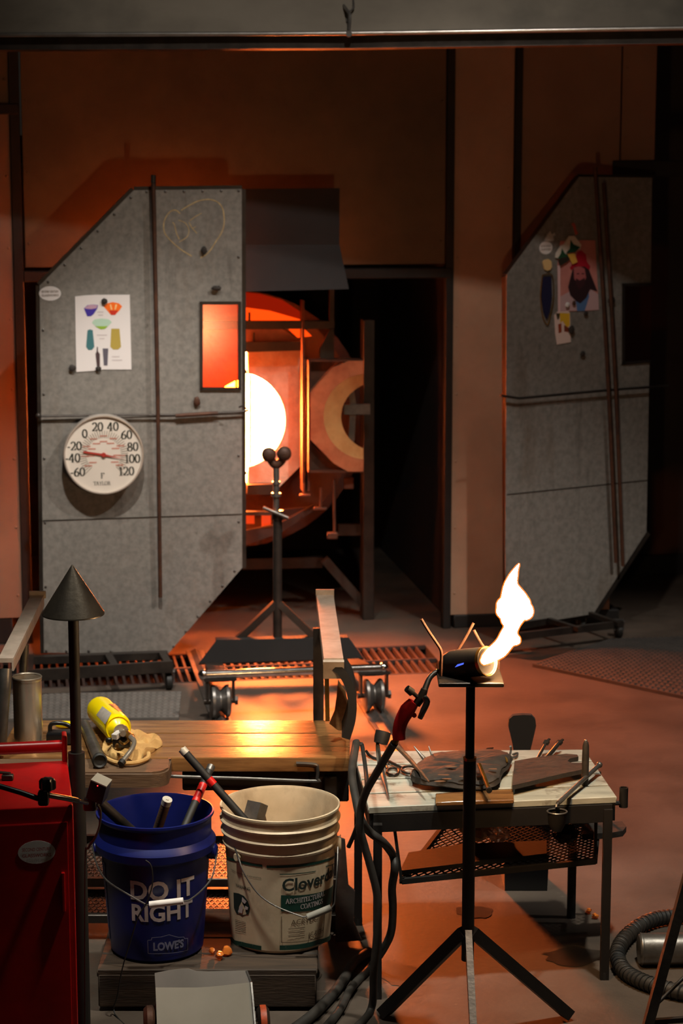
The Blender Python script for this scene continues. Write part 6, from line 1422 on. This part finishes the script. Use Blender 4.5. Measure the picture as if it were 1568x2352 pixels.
p0 = onz(1343, 1803, ZT + 0.001); mb = MB(); h = at(1343, 1702, p0.y).z
mb.lathe([(0.0005, p0.z), (0.0085, p0.z), (0.009, p0.z + 0.02), (0.0095, p0.z + (h - p0.z) * 0.6), (0.0085, h - 0.012), (0.006, h - 0.002), (0.0005, h)], 18, (p0.x, p0.y, 0)); part('grip', mb, M['char'], up_)
mb = MB(); mb.ball((p0.x, p0.y, h), 0.004, nu=10, nv=6); part('end_pin', mb, M['grey_steel'], up_)
ld = thing('ring_ladle', 'grey tube handled tool with a wire ring hanging over the front of the table', 'tool', onz(1320, 1800, ZT))
e0, e1_ = onz(1376, 1757, ZT + 0.03), onz(1281, 1845, ZT + 0.012)
mb = MB(); mb.cyl(e0, e1_, 0.0058, n=14); mb.ball(e0, 0.0085, nu=12, nv=8); part('handle', mb, M['grey_steel'], ld)
rc2 = at(1279, 1864, e1_.y - 0.015); mb = MB(); rr_ = pxm(22.5, rc2)
mb.tube([rc2 + Vector((rr_ * math.cos(t), rr_ * 0.9 * math.sin(t), 0)) for t in [2 * math.pi * i / 24 for i in range(24)]], 0.0022, n=8, closed=True); mb.tube([e1_, at(1277, 1852, e1_.y - 0.01), rc2 + Vector((0, rr_ * 0.9, 0))], 0.003, n=8, sub=3); part('ring', mb, M['grey_steel'], ld, 'wire ring')
mb = MB(); mb.lathe([(rr_ * 0.97, 0.0), (rr_ * 0.9, -0.03), (rr_ * 0.5, -0.05), (0.0005, -0.054)], 24, rc2); part('cup', mb, M['black_steel'], ld, 'dark cup below the ring')

# ================================================================ HOSES
def hose(pts, r, m, label, sub=6):
    mb = MB(); mb.tube(pts, r, n=12, sub=sub); return solo('gas_hose', mb, m, label, 'hose')
xe = FL.x
hose([at(905, 1707, YT), at(890, 1732, YT + 0.03), at(865, 1775, YT + 0.08), at(842, 1815, YT + 0.12), at(829, 1855, YT + 0.14), at(826, 1900, 4.88), at(836, 1940, 4.88), at(853, 2000, 4.88), at(866, 2060, 4.88), at(866, 2140, 4.88), at(858, 2230, 4.88), onz(852, 2318, 0.011), onz(806, 2372, 0.011), onz(740, 2450, 0.011)], 0.0098, M['hose'], 'black gas hose hanging from the red torch grip to the floor')
hose([at(818, 1706, 5.30), at(812, 1740, 5.2), at(808, 1780, 5.1), at(816, 1830, 5.0), at(828, 1880, 4.93), at(848, 1910, 4.95), at(880, 1935, 4.96), at(902, 1965, 5.02), at(906, 1995, 5.0), at(900, 2040, 5.02), at(902, 2085, 5.06), at(898, 2140, 5.12), at(880, 2180, 5.14), onz(850, 2222, 0.012), onz(806, 2270, 0.012), onz(776, 2325, 0.012), onz(720, 2390, 0.012), onz(660, 2450, 0.012)], 0.0105, M['hose'], 'grey hose draped over the left end of the tool table and looping below it')
hose([at(829, 1708, 5.33), at(833, 1722, 5.30), at(842, 1800, 4.94), at(834, 1850, 4.92), at(815, 1910, 4.98), at(800, 1945, 5.0)], 0.0055, M['black_rubber'], 'thin black hose end hanging at the left of the tool table')
hose([onz(848, 2186, 0.015), onz(812, 2212, 0.015), onz(790, 2248, 0.015), onz(756, 2292, 0.015), onz(700, 2345, 0.015), onz(560, 2440, 0.015)], 0.0135, M['hose'], 'thick grey hose on the floor right of the timber platform')
# ribbed hose coil, bottom right
hc = thing('ribbed_hose', 'black spiral wrapped hose coiled on the floor in the lower right corner', 'hose', onz(1520, 2180, 0))
cpts = [(1660, 2120), (1600, 2103), (1540, 2105), (1490, 2116), (1450, 2140), (1424, 2170), (1418, 2200), (1436, 2232), (1480, 2256), (1540, 2274), (1620, 2290)]
Pp, rs = smooth_path([onz(x, y, 0.022) for x, y in cpts], [0.019] * len(cpts), 10)
mb = MB(); mb.tube(Pp, rs, n=14); part('core', mb, M['hose'], hc)
mb = MB(); w_ = []
nrm = Vector((0, 0, 1)); tot = len(Pp) * 8
for i in range(tot):
    k = i / tot * (len(Pp) - 1.001); j = int(k); f = k - j; p = Pp[j].lerp(Pp[j + 1], f); t = (Pp[j + 1] - Pp[j]).normalized(); b = t.cross(nrm).normalized(); a = i * 0.42
    w_.append(p + (b * math.cos(a) + nrm * math.sin(a)) * 0.0195)
mb.tube(w_, 0.0026, n=5); part('spiral_wrap', mb, M['black_rubber'], hc, 'raised spiral wrap')
mc = thing('metal_cylinder', 'dull metal cylinder lying inside the coiled hose at the lower right', 'cylinder', onz(1540, 2200, 0))
q0, q1 = onz(1466, 2180, 0.043), onz(1680, 2178, 0.043); dm = (q1 - q0).normalized()
mb = MB(); mb.lathe([(0.0005, 0.0), (0.037, 0.0), (0.04, 0.003), (0.042, 0.008), (0.042, 0.21), (0.0005, 0.21)], 32, q0, dm); part('body', mb, M['grey_steel'], mc)
mb = MB(); mb.lathe([(0.0425, 0.004), (0.0435, 0.007), (0.0425, 0.010)], 32, q0, dm); part('rim', mb, M['grey_steel'], mc)
st = thing('tube_stand', 'dark slanting steel leg of a stand at the lower right edge', 'stand', at(1480, 2350, 4.62))
Yl = 4.6
mb = MB(); mb.bar(at(1475, 2400, Yl - 0.05), at(1590, 1975, Yl + 0.03), 0.022, 0.024, up=(0, 1, 0)); part('leg', mb, M['dark_steel'], st)
mb = MB(); mb.cyl(at(1484, 2330, Yl), at(1600, 2215, Yl + 0.1), 0.0045, n=10); part('brace', mb, M['black_steel'], st)
mb = MB(); mb.bar(at(1480, 2348, Yl), at(1640, 2336, Yl), 0.012, 0.012); part('stretcher', mb, M['black_steel'], st)
mb = MB(); mb.bar(at(1590, 1975, Yl + 0.03), at(1700, 2400, Yl + 0.05), 0.022, 0.024, up=(0, 1, 0)); part('leg', mb, M['dark_steel'], st)

# grey plate between bench and table
mb = MB(); q = [(776, 1924), (792, 1930), (800, 2035), (815, 2048), (812, 2118), (830, 2160), (770, 2165), (770, 2040)]
mb.prism([at(x, y, 5.385) for x, y in q], (0, 0.012, 0)); 
for v in mb.bm.verts: v.co.z = max(0.001, v.co.z)
solo('grey_plate', mb, M['grey_steel'], 'grey steel plate standing between the white bucket and the tool table leg', 'plate')

# ================================================================ CARD COVERED BOX, bottom centre
Yx = 4.50
bxo = thing('covered_trolley', 'small wheeled box covered with folded grey card at the bottom centre', 'trolley', at(465, 2352, Yx))
zt_ = at(460, 2262, Yx).z
TL, TRr = at(357, 2268, Yx), at(576, 2256, Yx)
mb = MB()
e = [at(355, 2236, Yx + 0.03), at(385, 2230, Yx + 0.03), at(415, 2226, Yx + 0.03), at(432, 2225.5, Yx + 0.03), at(450, 2231, Yx + 0.03), at(475, 2232, Yx + 0.03), at(520, 2231, Yx + 0.03), at(566, 2230, Yx + 0.03)]
lo_ = [TL.lerp(TRr, i / 7) + Vector((0, 0, -0.006 * math.sin(math.pi * i / 7))) for i in range(8)]
A_ = [mb.V(p) for p in e]; B_ = [mb.V(p) for p in lo_]; C2 = [mb.V(p + Vector((0, 0.003, 0))) for p in e]; D2 = [mb.V(p + Vector((0, 0.003, 0))) for p in lo_]
mb.skin([[A_[i], B_[i], D2[i], C2[i]] for i in range(8)])
part('card_flap', mb, nmat('card_shade', L(112, 108, 104), L(104, 100, 96), 5, 0.7), bxo, 'upper folded flap')  # flap's shade put into a darker copy of the card colour
mb = MB()
bot = [at(362, 2400, Yx - 0.12), at(590, 2400, Yx - 0.12)]
mb.grid(lambda u, v: lo_[int(u * 7)].lerp(bot[0].lerp(bot[1], u), v) + Vector((0, 0, 0.0008 * abs(math.sin(3.14159 * u * 2)))), 7, 6, (0, 0.003, -0.001))
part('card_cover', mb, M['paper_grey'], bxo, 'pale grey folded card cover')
mb = MB(); mb.bar(TRr + Vector((0.001, -0.002, 0.0)), bot[1] + Vector((0.0, -0.003, 0)), 0.004, 0.004); mb.bar(e[-1], TRr, 0.004, 0.004); part('edge_trim', mb, M['chrome'], bxo, 'bright metal edge')
mb = MB(); mb.box(((TL.x + TRr.x) / 2, Yx + 0.02, TL.z / 2 - 0.01), (TRr.x - TL.x + 0.006, 0.11, TL.z - 0.06), bev=0.005); part('body', mb, M['dark_steel'], bxo, 'dark box body')
for x, s_ in ((344, -1), (604, 1)):
    c = at(x, 2352, Yx - 0.03); c.z = 0.045 if c.z < 0.045 else c.z
    mb = MB(); mb.lathe([(0.008, -0.012), (0.034, -0.014), (0.042, -0.006), (0.042, 0.006), (0.034, 0.014), (0.008, 0.012)], 28, c, (1, 0.12, 0), True); wq = part('wheel', mb, M['rust_steel'] if s_ < 0 else M['dark_steel'], bxo)
    if s_ > 0:
        mb = MB(); mb.lathe([(0.0425, -0.007), (0.043, 0.0), (0.0425, 0.007)], 28, c, (1, 0.12, 0)); part('stripe', mb, nmat('stripe_orange', L(220, 84, 30), L(120, 60, 40), 30, 0.5), wq, 'orange stripe')
mb = MB(); mb.cyl(at(350, 2352, Yx - 0.03), at(600, 2344, Yx - 0.03), 0.008, n=12); part('axle', mb, M['chrome'], bxo)
